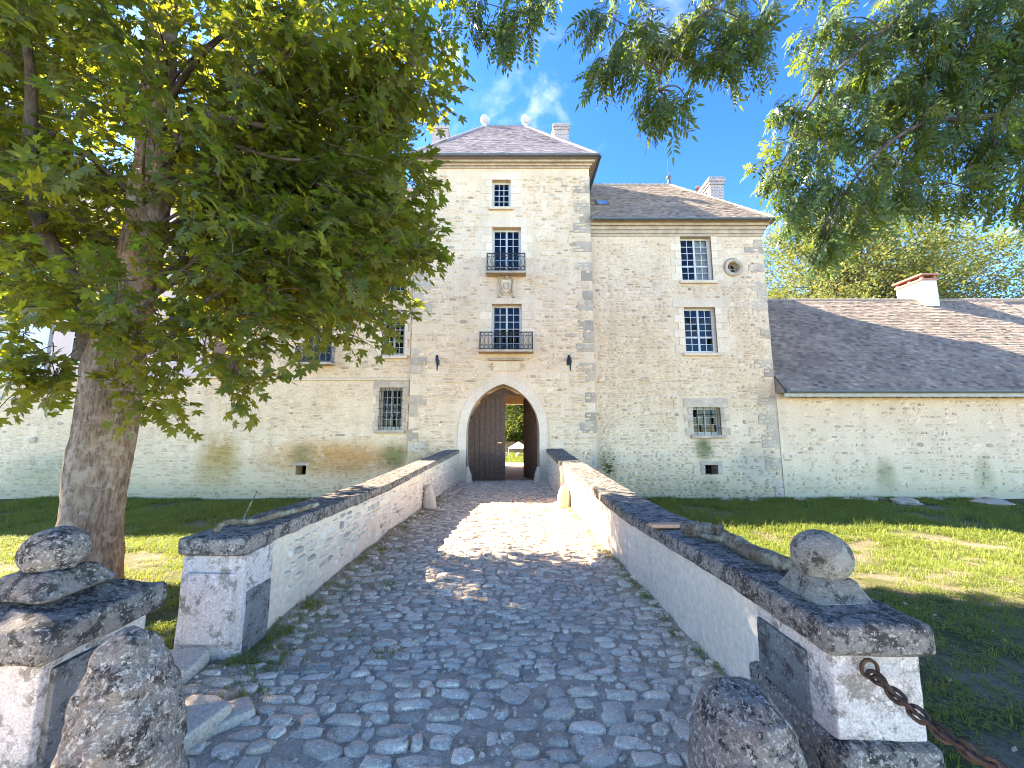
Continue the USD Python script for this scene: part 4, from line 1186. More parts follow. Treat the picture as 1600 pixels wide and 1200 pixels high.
rm = lambda v: np.stack([rf1(v[:, 0]) - v[:, 2], v[:, 0], v[:, 1]], 1)
put_stones(pr_, 'stone', [s_ for s_ in rubble(reg, .11, (.1, .3), .30, 74, (.003, .009), .0, rm)], M_PLASTER)
caps(pr_, rf1, ZCR, 2.55, 9.92, .03, .52, .12, rp_, -1)
caps(pr_, rf2, lambda y: ZCR(y) + .03, 9.925, 13.62, .03, .54, .12, rp_, -1)
put(pr_, 'return_stone', rough_box(1.19, 1.30, 9.86, 9.92, 0, .8, .02, .1, .01, 8, 9), M_PALE, True)
# the near pier
put(pr_, 'end_pier', rough_box(1.385, 1.775, 1.84, 2.36, .30, .66, .02, .03, .007, 6, 15), M_PIER, True, label='flaking whitewashed pier under the stone ball')
put(pr_, 'plinth', rough_box(1.36, 1.80, 1.80, 2.45, -.4, .31, .03, .035, .016, 6, 16), M_LICH, True, label='dark weathered plinth of the end pier')
put(pr_, 'end_cap', rough_box(1.34, 1.81, 1.78, 2.56, .665, .80, .035, .025, .016, 7, 17), M_CAP, True, label='lichen-blackened cap stone of the end pier')
put(pr_, 'face_stone', rough_box(1.365, 1.40, 1.98, 2.34, .31, .60, .012, .04, .006, 8, 18), M_BARE, True)
def neckwarp(cx_, cy_, z0, z1, k):
    def w_(v):
        t_ = np.clip((v[:, 2] - z0) / (z1 - z0), 0, 1); sc_ = 1 - k * t_ ** .7
        return np.stack([cx_ + (v[:, 0] - cx_) * sc_, cy_ + (v[:, 1] - cy_) * sc_, v[:, 2]], 1)
    return w_


put(pr_, 'ball_base', rough_box(1.45, 1.75, 1.97, 2.29, .785, .90, .035, .022, .012, 9, 19, neckwarp(1.60, 2.12, .80, .90, .36)), M_BALL, True)
sp = trimesh.creation.icosphere(5, 1.0)
sp3 = trimesh.creation.icosphere(3, 1.0)


def ball(c, rad, seed, squash=.93, amp=.03):
    sp_ = sp if seed < 30 else sp3
    d = np.array(sp_.vertices)
    k = 1 + (fbm(d * 2.2 + seed, 4, seed) - .5) * 2 * amp + (fbm(d * 13 + seed, 3, seed) - .5) * .05
    return d * k[:, None] * np.array([rad, rad, rad * squash]) + np.array(c), np.array(sp_.faces)


put(pr_, 'stone_ball', ball((1.60, 2.12, .985), .133, 3), M_BALL, True)

# the free-standing pillar at the left
gp = thing('gate_pillar', 'squat lichened pillar topped by a stone ball at the left foreground edge', 'pillar', (-2.5, 2.2, 0))
put(gp, 'shaft', rough_box(-3.0, -2.20, 1.98, 2.52, -.4, .54, .02, .04, .008, 6, 25), M_PIER, True, label='flaking whitewashed shaft of the pillar')


def capwarp(v):
    w = v.copy()
    t_ = np.clip((w[:, 2] - .62) / .1, 0, 1)
    inn = np.minimum(1, np.minimum(np.minimum(w[:, 0] + 3.05, -2.14 - w[:, 0]) / .3, np.minimum(w[:, 1] - 1.92, 2.58 - w[:, 1]) / .25))
    w[:, 2] += .10 * np.clip(inn, 0, 1) * t_
    return w


put(gp, 'cap', rough_box(-3.05, -2.14, 1.92, 2.58, .55, .70, .03, .025, .016, 7, 26, capwarp), M_CAP, True)
put(gp, 'ball_base', rough_box(-2.70, -2.31, 2.04, 2.44, .77, .89, .035, .025, .014, 9, 27, neckwarp(-2.5, 2.24, .79, .89, .36)), M_CAP, True)
put(gp, 'stone_ball', ball((-2.50, 2.24, .975), .138, 9, .9, .05), M_LICH, True)
put(gp, 'side_stone', rough_box(-2.205, -2.17, 2.02, 2.36, .05, .50, .012, .04, .01, 8, 28), M_BARE, True)


# ------------------------------------------------------------------ guard stones
def guard(label, c, h, wb, wt, lean=(0, 0), m=M_LICH, seed=0, flat=1.0, cut=None, res=4, amp=1.0):
    s4 = trimesh.creation.icosphere(res, 1.0) if res != 4 else sp
    d = np.array(s4.vertices)
    t_ = (d[:, 2] + 1) / 2
    # a superellipsoid stood on end
    q = np.sign(d) * np.abs(d) ** .72
    q = q / np.maximum(np.abs(q).max(), 1)
    zz = (np.sign(d[:, 2]) * np.abs(d[:, 2]) ** .75 + 1) / 2
    wd = wb + (wt - wb) * zz
    v = np.stack([q[:, 0] * wd, q[:, 1] * wd * flat, zz * (h + .3) - .3], 1)
    v[:, 0] += lean[0] * zz; v[:, 1] += lean[1] * zz
    nr = d / np.linalg.norm(d, axis=1, keepdims=True)
    v += nr * ((fbm(v * 4 + seed, 4, seed) - .5) * .30 * amp * wb + (fbm(v * 18 + seed, 4, seed) - .5) * .16 * wb)[:, None]
    if cut:
        v = cut(v)
    return put('/World', 'guard_stone', (v + np.array(c), np.array(s4.faces)), m, True, label, 'guard stone')


guard('big leaning lichened guard stone in the left foreground before the pillar', (-1.45, 1.66, 0), .84, .24, .13, (-.08, .02), M_LICH, 1)
guard('stubby rounded guard stone in the right foreground beside the end pier', (.965, 1.80, 0), .55, .205, .20, (0, 0), M_LICH, 4, amp=.4)
guard('pointed pale guard stone halfway along the left parapet', (-1.80, 8.9, 0), .52, .20, .10, (-.05, 0), M_PALE, 7, res=3)
guard('sunlit rounded guard stone against the right parapet near its step', (1.12, 8.95, 0), .52, .17, .12, (.05, 0), M_PALE, 8, res=3)
guard('small worn guard stone at the left foot of the gate arch', (-1.45, 13.75, 0), .55, .17, .08, (-.1, 0), M_SMOOTH, 10, res=3)
guard('small worn guard stone at the right foot of the gate arch', (.82, 13.75, 0), .55, .15, .08, (.1, 0), M_SMOOTH, 11, res=3)

for lab, c, s in (('large flat pale slab at the foot of the left parapet end', (-2.25, 2.62, .05), (.60, .42, .12)), ('broken flat stone beside the big leaning guard stone', (-1.78, 2.28, .03), (.42, .3, .11)),
                  ('small pale stone wedged between slab and cobbles', (-1.62, 2.45, -.01), (.26, .2, .09)), ('rough stone lying against the base of the big guard stone', (-1.12, 1.75, 0), (.3, .25, .14))):
    v, f = rough_box(-s[0] / 2, s[0] / 2, -s[1] / 2, s[1] / 2, -s[2], s[2] * .6, .04, .04, .03, 5, int(s[0] * 100))
    a = s[0] * 3
    v = np.stack([v[:, 0] * math.cos(a) - v[:, 1] * math.sin(a), v[:, 0] * math.sin(a) + v[:, 1] * math.cos(a), v[:, 2] + .08 * v[:, 0]], 1)
    put('/World', 'flat_stone', (v + np.array(c), f), M_PALE, True, lab, 'stone')

# rubble by the foot of the barn wall
rk = np.random.default_rng(5)
for lab, x, y, s in (('flat pale rock at the foot of the barn wall by the right edge', 15.0, 12.6, .55), ('rubble lump below the cellar vent of the right wing', 7.15, 13.5, .28), ('second rubble lump left of the pale patch under the barn wall', 9.6, 13.4, .3),
                     ('broad earth-covered rock under the green barn wall stain', 12.6, 12.9, .45)):
    v, f = ball((x, y, float(ground_z(x, y)) + s * .05), s * .75, int(x * 10), .42, .55)
    put('/World', 'rock', (v, f), M_PALE, True, lab, 'rock')

for k in range(16):
    x, y, s = rk.uniform(7.6, 17.5), 13.66 - abs(rk.normal(0, .16)), rk.uniform(.07, .22)
    v, f = ball((x, y, float(ground_z(x, y)) + s * .1), s, 300 + k, rk.uniform(.3, .6), .5)
    put('/World', 'strewn_stone', (v * 1.0, f), M_PALE, True, 'pale rough stone strewn along the foot of the barn and wing wall', 'stone', 'stones strewn along the wall foot')

# ------------------------------------------------------------------ chain from the right pier
ch = thing('rusty_chain', 'rusty iron chain hanging from the right end pier down into the grass', 'chain', (1.55, 1.8, .6))
p0, p1 = np.array([1.525, 1.80, .60]), ony(1600, 1225, 1.30)
tt = np.linspace(0, 1, 40)
line = p0 + (p1 - p0) * tt[:, None]; line[:, 2] -= .03 * np.sin(math.pi * tt)
seg = np.linalg.norm(np.diff(line, axis=0), axis=1).sum(); nl = int(seg / .042)
for k in range(nl):
    i = (k + .5) / nl * 39
    c = line[int(i)] + (line[min(int(i) + 1, 39)] - line[int(i)]) * (i % 1)
    d = line[min(int(i) + 1, 39)] - line[int(i)]; d /= np.linalg.norm(d)
    a = np.cross(d, [0, 0, 1]); a /= np.linalg.norm(a); b = np.cross(d, a)
    ang = .35 + (math.pi / 2 if k % 2 else 0) + k * .12
    e = math.cos(ang) * a + math.sin(ang) * b
    th = np.linspace(0, 2 * math.pi, 17)
    pts = c + np.outer(np.sign(np.cos(th)) * np.abs(np.cos(th)) ** .8 * .033, d) + np.outer(np.sin(th) * .021, e)
    put(ch, 'link', tube(pts, .008, 6, False), M_RUST, True)
th = np.linspace(0, 2 * math.pi, 17)
put(ch, 'wall_ring', tube(np.stack([1.53 + .035 * np.cos(th), np.full(17, 1.815), .61 + .035 * np.sin(th)], 1), .008, 6, False), M_RUST, True)

# ------------------------------------------------------------------ dead branches on the parapets


def branch(label, pts, rad, m=M_DEAD, n=14, extra=(), seed=0, cat='branch', name='dead_branch'):
    p = thing(name, label, cat, pts[0])
    P = spline(pts, 44); P = P + (fbm(P * 9, 3, seed + 1)[:, None] - .5) * .02; R = np.interp(np.linspace(0, 1, 44), np.linspace(0, 1, len(rad)), rad)
    v, f = tube(P, R, n)
    v = v + ((fbm(v * 11, 3, seed) - .5) * 1.0 + (fbm(v * 40, 3, seed + 3) - .5) * .6)[:, None] * np.mean(rad) * np.array([1, 1, 1])
    put(p, 'stem', (v, f), m, True)
    for e, er in extra:
        v, f = tube(spline(e, 12), np.linspace(er, er * .5, 12), 7)
        put(p, 'side_twig', (v, f), m, True)
    return p


zr_ = lambda y: float(ZCR(y))
branch('thick lichened dead log lying on the right parapet against the ball base', [(1.66, 3.25, zr_(3.2) + .06), (1.66, 3.0, zr_(3) + .05), (1.64, 2.7, zr_(2.7) + .05), (1.62, 2.42, .86)], [.045, .05, .042, .04], seed=2,
       extra=[([(1.66, 3.05, zr_(3) + .06), (1.60, 3.25, zr_(3.2) + .04), (1.56, 3.45, zr_(3.4) + .03)], .03)])
branch('stubby broken fork of dead wood on top of the right parapet', [(1.50, 3.55, zr_(3.5) + .05), (1.62, 3.42, zr_(3.4) + .07), (1.74, 3.34, zr_(3.3) + .08)], [.05, .058, .045], seed=4)
bk = MB(); v, f = rough_box(-.16, .16, -.045, .045, -.02, .02, .018, .03, .012, 9, 33)
put('/World', 'bark_slab', (v + [1.44, 3.78, zr_(3.78) + .035], f), M_RAW, True, 'orange-brown split slab of bark on the right parapet', 'bark')
v, f = rough_box(-.10, .10, -.04, .04, -.02, .02, .018, .03, .012, 9, 34)
put('/World', 'bark_slab', (v + [1.72, 3.75, zr_(3.75) + .035], f), M_RAW, True, 'short piece of split wood beside the dead fork on the right parapet', 'bark')
branch('thin crooked dead branch lying on the near end of the left parapet', [(-2.22, 3.05, .885), (-2.20, 3.12, .94), (-2.17, 3.3, .90), (-2.14, 3.55, .89), (-2.08, 3.85, .885), (-2.0, 4.15, .90)], [.02, .022, .028, .03, .026, .02], seed=6,
       extra=[([(-2.2, 3.3, .9), (-2.24, 3.42, .98), (-2.22, 3.5, 1.12)], .008), ([(-2.17, 3.4, .9), (-2.28, 3.62, .90)], .014)])


# ------------------------------------------------------------------ leaves
def maple_leaf(size):
    half = [(0, 1.0), (10, .72), (17, .74), (27, .44), (38, .66), (48, .95), (60, .70), (66, .62), (80, .40), (95, .48), (110, .66), (128, .42), (150, .34), (172, .22)]
    pol = [(a, r_) for a, r_ in half] + [(-a, r_) for a, r_ in half[::-1][:-1]]
    pts = [(r_ * math.sin(math.radians(a)), .25 + r_ * math.cos(math.radians(a))) for a, r_ in pol]
    v = np.array([(0, .25, 0)] + [(x, y_, 0) for x, y_ in pts])
    v[:, 2] = -.22 * np.abs(v[:, 0]) - .18 * np.maximum(v[:, 1] - .4, 0) ** 2 + .05 * np.sin(v[:, 0] * 9)
    n = len(pts)
    f = np.array([[0, (k + 1) % n + 1, k + 1] for k in range(n)])
    return v * size / 1.25, f


def rot(a, b, c):
    ca, sa, cb_, sb_, cc_, sc_ = math.cos(a), math.sin(a), math.cos(b), math.sin(b), math.cos(c), math.sin(c)
    return np.array([[ca, -sa, 0], [sa, ca, 0], [0, 0, 1]]) @ np.array([[cb_, 0, sb_], [0, 1, 0], [-sb_, 0, cb_]]) @ np.array([[1, 0, 0], [0, cc_, -sc_], [0, sc_, cc_]])


def maple_sprig(seed, n=9, L=.5):
    """Twig along +x with leaves in pairs; a list of leaf meshes and the twig."""
    r = np.random.default_rng(seed)
    pts = np.array([[L * t_, .03 * math.sin(t_ * 5 + seed), -.10 * t_ * t_] for t_ in np.linspace(0, 1, 6)])
    tw = tube(pts, np.linspace(.006, .0025, 6), 4, False)
    leaves = []
    for k in range(n):
        t_ = .15 + .85 * (k + .5) / n if k < n - 1 else 1.0
        base = np.array([np.interp(t_, np.linspace(0, 1, 6), pts[:, i]) for i in range(3)])
        sd = 1 if k % 2 else -1
        yaw = -math.pi / 2 + sd * r.uniform(.4, 1.3) if k < n - 1 else -math.pi / 2
        lv, lf = maple_leaf(r.uniform(.075, .165))
        R = rot(yaw + r.normal(0, .2), r.normal(0, .35), r.uniform(-.9, .05))
        pet = R @ np.array([0, r.uniform(.05, .1), 0])
        v = lv @ R.T + base + pet
        leaves.append((v, lf, r.uniform(0, .35)))
        tw = (np.vstack([tw[0], *[tube([base, base + pet * 1.05], .0016, 3, False)[0]]]), np.vstack([tw[1], tube([base, base + pet * 1.05], .0016, 3, False)[1] + len(tw[0])]))
    return tw, leaves


def ash_leaf(r, L=.30, pairs=5):
    V, F, k = [], [], 0
    def leaflet(b, d, side, l):
        nonlocal k
        w = l * .17
        up = np.array([0, 0, 1.0]); x = np.cross(d, up); x /= np.linalg.norm(x) + 1e-9
        c = b + d * l * .05
        p = np.array([c, c + d * l * .35 + x * w - up * l * .04, c + d * l * .72 + x * w * .6 - up * l * .1, c + d * l - up * l * .2, c + d * l * .72 - x * w * .6 - up * l * .1, c + d * l * .35 - x * w - up * l * .04])
        V.append(p); F.append(np.array([[0, 1, 5], [1, 2, 4], [1, 4, 5], [2, 3, 4]]) + k); k += 6
    ax = lambda t_: np.array([t_ * L, 0, -.35 * L * t_ * t_])
    for i in range(pairs):
        t_ = .25 + .68 * i / pairs
        for sd in (-1, 1):
            d = np.array([.55, sd * .8, -.25 + r.normal(0, .12)]); d /= np.linalg.norm(d)
            leaflet(ax(t_), d, sd, L * r.uniform(.30, .38))
    leaflet(ax(.95), np.array([.85, 0, -.5]) / .986, 0, L * .36)
    st_ = tube([ax(0), ax(.5), ax(.97)], .0016, 3, False)
    V.append(st_[0]); F.append(st_[1] + k)
    return np.vstack(V), np.vstack(F)


def ash_sprig(seed, n=6, L=.30):
    r = np.random.default_rng(seed)
    pts = np.array([[L * t_, .03 * math.sin(t_ * 4 + seed), -.16 * t_ * t_] for t_ in np.linspace(0, 1, 6)])
    tw = tube(pts, np.linspace(.007, .003, 6), 4, False); leaves = []
    for k in range(n):
        t_ = .2 + .8 * k / (n - 1)
        base = np.array([np.interp(t_, np.linspace(0, 1, 6), pts[:, i]) for i in range(3)])
        sd = 1 if k % 2 else -1
        yaw = sd * r.uniform(.5, 1.2) if k < n - 1 else 0
        v, f = ash_leaf(r, r.uniform(.22, .34), int(r.integers(4, 6)))
        R = rot(yaw, r.uniform(.15, .9), r.normal(0, .4))
        leaves.append((v @ R.T + base, f, r.uniform(0, .35)))
    return tw, leaves


def quat_of(R):
    from scipy.spatial.transform import Rotation
    q = Rotation.from_matrix(R).as_quat()
    return q[..., [3, 0, 1, 2]]


def frames(dirs, r, roll=.5):
    """Rotation matrices that take +x to dirs and keep +z near up."""
    x = dirs / np.linalg.norm(dirs, axis=1, keepdims=True)
    up = np.array([0, 0, 1.0]) + r.normal(0, roll, (len(x), 3))
    y_ = np.cross(up, x); y_ /= np.maximum(np.linalg.norm(y_, axis=1, keepdims=True), 1e-6)
    return np.stack([x, y_, np.cross(x, y_)], -1)


def in_frame(p):
    q = p - EYE
    d = q[:, 1] * math.cos(PITCH) + q[:, 2] * math.sin(PITCH); u = -q[:, 1] * math.sin(PITCH) + q[:, 2] * math.cos(PITCH)
    return (d > .3) & (np.abs(q[:, 0] / d) < 1.28) & (np.abs(u / d) < .95)


def foliage(tree, sprigs, leafm, twigm, pos, R, sc, r, most_leaves=300, per=9):
    """The sprigs nearest to the camera leaf by leaf, the rest as one mass."""
    idx = r.integers(0, len(sprigs), len(pos))
    dist = np.linalg.norm(pos - EYE, axis=1) + np.where(in_frame(pos), 0, 1e3)
    order = np.argsort(dist); k = min(most_leaves // per, len(order))
    near = order[:k]; rest = order[k:]
    tw = MB()
    for i in near:
        t_, lv = sprigs[idx[i]]
        tw.add(t_[0] * sc[i] @ R[i].T + pos[i], t_[1])
        for v, f, tone in lv:
            put(tree, 'leaf', (v * sc[i] @ R[i].T + pos[i], f, (tone + r.uniform(0, .6)) % 1.0), leafm)
    put(tree, 'twigs', tw, twigm, kind='stuff')
    protos = []
    for t_, lv in sprigs:
        mb = MB()
        for v, f, tone in lv:
            mb.add(v, f, tone)
        protos.append((MB().add(*t_), mb))
    instancer(tree, 'foliage', protos, (twigm, leafm), pos[rest], quat_of(R[rest]), sc[rest], idx[rest], kind='stuff')


# ------------------------------------------------------------------ the maple
maple = thing('maple_tree', 'big leafy maple on the lawn left of the bridge', 'tree', (-5.4, 5.2, -.15))
rm_ = np.random.default_rng(101)
tp = spline([(-5.43, 5.2, -.3), (-5.41, 5.2, .4), (-5.39, 5.2, 1.5), (-5.36, 5.2, 2.6), (-5.22, 5.2, 4.0), (-5.20, 5.2, 5.4), (-5.30, 5.2, 7.5), (-5.2, 5.2, 10.0), (-5.3, 5.2, 12.5)], 90)
tr_ = np.interp(tp[:, 2], [-.3, 0, .5, 1.5, 2.6, 4, 5.4, 7.5, 10, 12.5], [.41, .345, .31, .305, .295, .25, .215, .18, .12, .03])
v, f = tube(tp, tr_, 28)
dirs = v - np.repeat(np.vstack([tp]), 28, 0).tolist() + [tp[0].tolist(), tp[-1].tolist()] if False else None
cen = np.vstack([np.repeat(tp, 28, 0), tp[:1], tp[-1:]])
d = v - cen; dl_ = np.linalg.norm(d, axis=1, keepdims=True); d = d / np.maximum(dl_, 1e-6)
q = v * [5, 5, 1.6]
v = v + d * ((fbm(q, 4, 2) - .5) * .10 + (fbm(v * [24, 24, 6], 3, 4) - .5) * .035)[:, None] * (dl_ > 1e-4)
put(maple, 'trunk', (v, f), M_BARK, True)
clumps = []
edge = [(655, 15, 4.9, .45), (620, 105, 4.7, .45), (680, 140, 4.8, .22), (590, 60, 5.0, .7), (580, 180, 5.0, .6), (545, 290, 5.2, .7), (625, 240, 4.8, .35), (670, 262, 4.7, .14), (610, 320, 4.7, .38), (640, 345, 4.6, .16),
        (540, 400, 4.8, .6), (615, 405, 4.5, .3), (670, 400, 4.5, .13), (565, 455, 4.4, .35), (500, 470, 4.6, .4), (535, 510, 4.3, .2), (470, 485, 4.4, .35), (410, 520, 4.2, .25), (365, 590, 4.1, .10), (335, 570, 4.1, .13), (340, 520, 4.3, .32),
        (270, 510, 4.2, .38), (225, 555, 4.15, .25), (205, 610, 4.6, .12), (245, 620, 4.7, .08), (150, 490, 4.1, .4), (90, 530, 4.1, .3), (35, 560, 4.0, .25), (100, 570, 4.1, .12), (50, 580, 4.0, .12), (40, 440, 4.6, .5), (120, 450, 4.3, .45), (200, 470, 4.1, .38), (280, 440, 4.2, .45),
        (400, 440, 4.4, .5), (480, 400, 4.5, .6), (330, 400, 4.4, .55), (600, 490, 4.4, .15)]
for a, b, Y_, rr in edge:
    clumps.append((*ony(a - (28 if a > 450 else 0), b - (10 if b > 380 and a > 300 else 0), Y_), rr))
for k in range(85):
    # the shaded heart of the crown, right of the trunk
    clumps.append((rm_.uniform(-5.0, -2.2), rm_.uniform(4.6, 6.6), rm_.uniform(3.7, 7.6), rm_.uniform(.4, .6)))
for k in range(150):
    # the inside of the crown
    while True:
        p = rm_.uniform(-1, 1, 3)
        if np.linalg.norm(p) < 1:
            break
    c = np.array([-5.5, 5.5, 6.6]) + p * np.array([3.9, 1.8, 4.4])
    if c[2] < 3.3 + .25 * abs(c[0] + 5):
        c[2] = 3.6 + rm_.uniform(0, 2.5)
    clumps.append((*c, rm_.uniform(.45, .75)))
clumps = np.array(clumps)
pos, dirs = [], []
for k, (x, y_, z, rr) in enumerate(clumps):
    n = int(6 + 18 * (rr / .7) ** 2)
    p = rm_.normal(0, .5, (n, 3)) * rr * np.array([1, .9, .75]) + [x, y_, z]
    o = p - np.array([-5.3, 5.2, z - .8]); o[:, 2] = rm_.normal(-.15, .45, n) * np.linalg.norm(o[:, :2], axis=1)
    o /= np.linalg.norm(o, axis=1, keepdims=True)
    pos.append(p); dirs.append(o + rm_.normal(0, .45, (n, 3)))
    # a limb from the trunk
    if k % 5 == 0 and z > 2.6:
        h = max(2.2, z - .45 * math.hypot(x + 5.3, y_ - 5.2))
        s_ = np.array([np.interp(h, tp[:, 2], tp[:, 0]), 5.2, h])
        e_ = np.array([x, y_, z]); m_ = (s_ + e_) / 2 + [0, 0, .12 * np.linalg.norm(e_ - s_)] + rm_.normal(0, .12, 3)
        L = np.linalg.norm(e_ - s_)
        v, f = tube(spline([s_, m_, e_], 14), np.linspace(.010 + .010 * L, .005, 14), 6)
        put(maple, 'limb', (v, f), M_LIMB, True)
for pts, r0 in (([(265, 235), (300, 190), (360, 185), (440, 200)], .075), ([(262, 225), (320, 215), (390, 235), (470, 250)], .05), ([(130, 560), (118, 450), (60, 340), (48, 180), (40, 60)], .12)):
    P = [ony(a, b, 5.1 - .25 * k) for k, (a, b) in enumerate(pts)]
    v, f = tube(spline(P, 18), np.linspace(r0, r0 * .35, 18), 9)
    put(maple, 'limb', (v, f), M_LIMB, True)
pos, dirs = np.vstack(pos), np.vstack(dirs)
keep = np.linalg.norm(pos - EYE, axis=1) > 4.0
keep &= ~((np.abs(pos[:, 0] + 5.35) < .75) & (pos[:, 2] < 2.0))
keep &= ~((np.abs(pos[:, 0] + 5.2 * (pos[:, 1] / 5.2)) < .5) & (pos[:, 1] < 5.25) & (pos[:, 2] > 3.3) & (rm_.random(len(pos)) < .6))
pos, dirs = pos[keep], dirs[keep]
foliage(maple, [maple_sprig(k) for k in range(8)], M_MAPLE, M_LIMB, pos, frames(dirs, rm_, .35), rm_.uniform(.8, 1.15, len(pos)), rm_, 297, 9)

# ------------------------------------------------------------------ the ash at the right
ash = thing('ash_tree', 'ash tree outside the right edge whose drooping sprays hang across the sky', 'tree', (10.5, 3.5, 0))
ra = np.random.default_rng(111)
tp2 = spline([(10.5, 3.5, -.4), (10.4, 3.6, 2), (10.2, 3.7, 5), (9.8, 3.8, 8), (9.4, 3.9, 11)], 40)
v, f = tube(tp2, np.linspace(.42, .12, 40), 18); put(ash, 'trunk', (v, f), M_BARK, True)
aed = [(760, 5, 4.6, .30), (800, 25, 4.5, .3), (850, 10, 4.6, .3), (815, 45, 4.5, .15), (950, 25, 4.4, .3), (975, 75, 4.3, .25), (960, 100, 4.3, .15), (1020, 40, 4.5, .4), (1010, 110, 4.3, .25), (1030, 150, 4.3, .2), (1045, 165, 4.2, .15), (1070, 150, 4.3, .2), (1060, 60, 4.6, .4),
       (1100, 20, 4.6, .42), (1140, 55, 4.6, .42), (1180, 60, 4.5, .36), (1190, 20, 4.6, .4), (1160, 90, 4.4, .22), (1120, 95, 4.4, .2), 
       (1280, 40, 5.0, .3), (1320, 30, 5.0, .4), (1270, 110, 4.8, .3), (1240, 170, 4.7, .3), (1215, 265, 4.6, .3), (1260, 230, 4.7, .4), (1290, 160, 4.9, .5), (1350, 90, 5.0, .6), (1330, 200, 4.8, .5),
       (1240, 300, 4.5, .3), (1290, 290, 4.5, .4), (1300, 350, 4.4, .22), (1285, 365, 4.4, .14), (1330, 330, 4.5, .2), (1350, 290, 4.6, .4), (1400, 150, 5.0, .7), (1420, 240, 4.8, .5), (1400, 290, 4.6, .3), (1460, 100, 5, .8), (1480, 200, 4.8, .6), (1450, 285, 4.6, .3), (1500, 40, 5, .8),
       (1540, 130, 4.9, .8), (1550, 230, 4.7, .5), (1520, 280, 4.6, .35), (1580, 290, 4.6, .3), (1590, 60, 5, .8), (1620, 200, 4.9, .7), (1680, 120, 5, .9), (1700, 250, 4.9, .7), (1640, 300, 4.8, .4), (1400, 30, 5, .6),
       (1450, -60, 5, .6), (1300, -60, 5, .5), (1150, -50, 4.8, .5), (1000, -50, 4.6, .4), (850, -50, 4.6, .35), (1600, -50, 5, .7), (1750, 30, 5, 1.0), (1800, 180, 4.8, .9)]
pos, dirs = [], []
for k, (a, b, Y_, rr) in enumerate(aed):
    c = ony(a + (10 if a > 1190 else 0), b - (8 if b > 60 else 0), Y_); rr = rr * .72
    n = int(3 + 30 * (rr / .45) ** 2)
    p = ra.normal(0, .5, (n, 3)) * rr * np.array([1, .9, .8]) + c
    o = p - np.array([10.3, 3.7, c[2] + 1.0]); o /= np.linalg.norm(o, axis=1, keepdims=True); o[:, 2] -= ra.uniform(.1, .9, n)
    pos.append(p); dirs.append(o + ra.normal(0, .4, (n, 3)))
ash_limbs = []
for q, r0 in (([(10.2, 3.7, 5.2), (8.0, 4.2, 6.0), *[tuple(ony(a, b, Y_)) for a, b, Y_ in ((1560, 180, 4.8), (1440, 195, 4.7), (1360, 250, 4.6), (1310, 320, 4.5))]], .085),
              ([(9.9, 3.8, 7.0), (8.2, 4.4, 7.8), *[tuple(ony(a, b, Y_)) for a, b, Y_ in ((1520, -30, 5.0), (1390, 40, 4.9), (1290, 130, 4.8), (1235, 230, 4.6))]], .08),
              ([(9.7, 3.9, 8.0), (7.5, 4.6, 9.4), *[tuple(ony(a, b, Y_)) for a, b, Y_ in ((1330, -160, 4.9), (1180, -40, 4.7), (1060, 60, 4.5), (1030, 140, 4.3))]], .07),
              ([(9.6, 3.9, 8.6), (6.0, 4.8, 10.2), *[tuple(ony(a, b, Y_)) for a, b, Y_ in ((1080, -180, 4.8), (900, -60, 4.6), (820, 20, 4.5))]], .06),
              ([(10.2, 3.7, 4.6), (8.4, 4.3, 5.0), *[tuple(ony(a, b, Y_)) for a, b, Y_ in ((1640, 260, 4.8), (1560, 290, 4.7), (1480, 285, 4.6))]], .06)):
    P_ = spline(q, 40)
    v, f = tube(P_, np.linspace(r0, r0 * .12, 40), 8); put(ash, 'limb', (v, f), M_LIMB, True)
    ash_limbs.append(P_)
AL = np.vstack(ash_limbs)
for a, b, Y_, rr in aed:
    c = ony(a, b, Y_); dd = np.linalg.norm(AL - c, axis=1); s_ = AL[np.argmin(dd)]
    if dd.min() < 2.5:
        m_ = (s_ + c) / 2 + [0, 0, .12 * dd.min()] + ra.normal(0, .05, 3)
        put(ash, 'small_branch', tube(spline([s_, m_, c], 9), np.linspace(.014, .005, 9), 5), M_LIMB, True)
pos, dirs = np.vstack(pos), np.vstack(dirs)
foliage(ash, [ash_sprig(50 + k) for k in range(8)], M_ASH, M_LIMB, pos, frames(dirs, ra, .3), ra.uniform(.7, 1.0, len(pos)), ra, 294, 6)


# ------------------------------------------------------------------ trees beyond
def leaf_blob(seed, n=40, size=.16, rad=.55):
    r = np.random.default_rng(seed); mb = MB()
    for k in range(n):
        p = r.normal(0, .5, 3) * rad
        R = rot(r.uniform(0, 6.28), r.normal(0, .6), r.normal(0, .6)); s_ = size * r.uniform(.6, 1.3)
        q = np.array([[-.5, 0, 0], [0, -.32, -.05], [.5, 0, 0], [0, .32, -.05]]) * s_
        mb.add(q @ R.T + p, np.array([[0, 1, 2], [0, 2, 3]]), r.uniform(0, 1))
    return mb


BLOBS = [leaf_blob(k) for k in range(5)]
FINE = [leaf_blob(20 + k, 26, .20, .5) for k in range(4)]


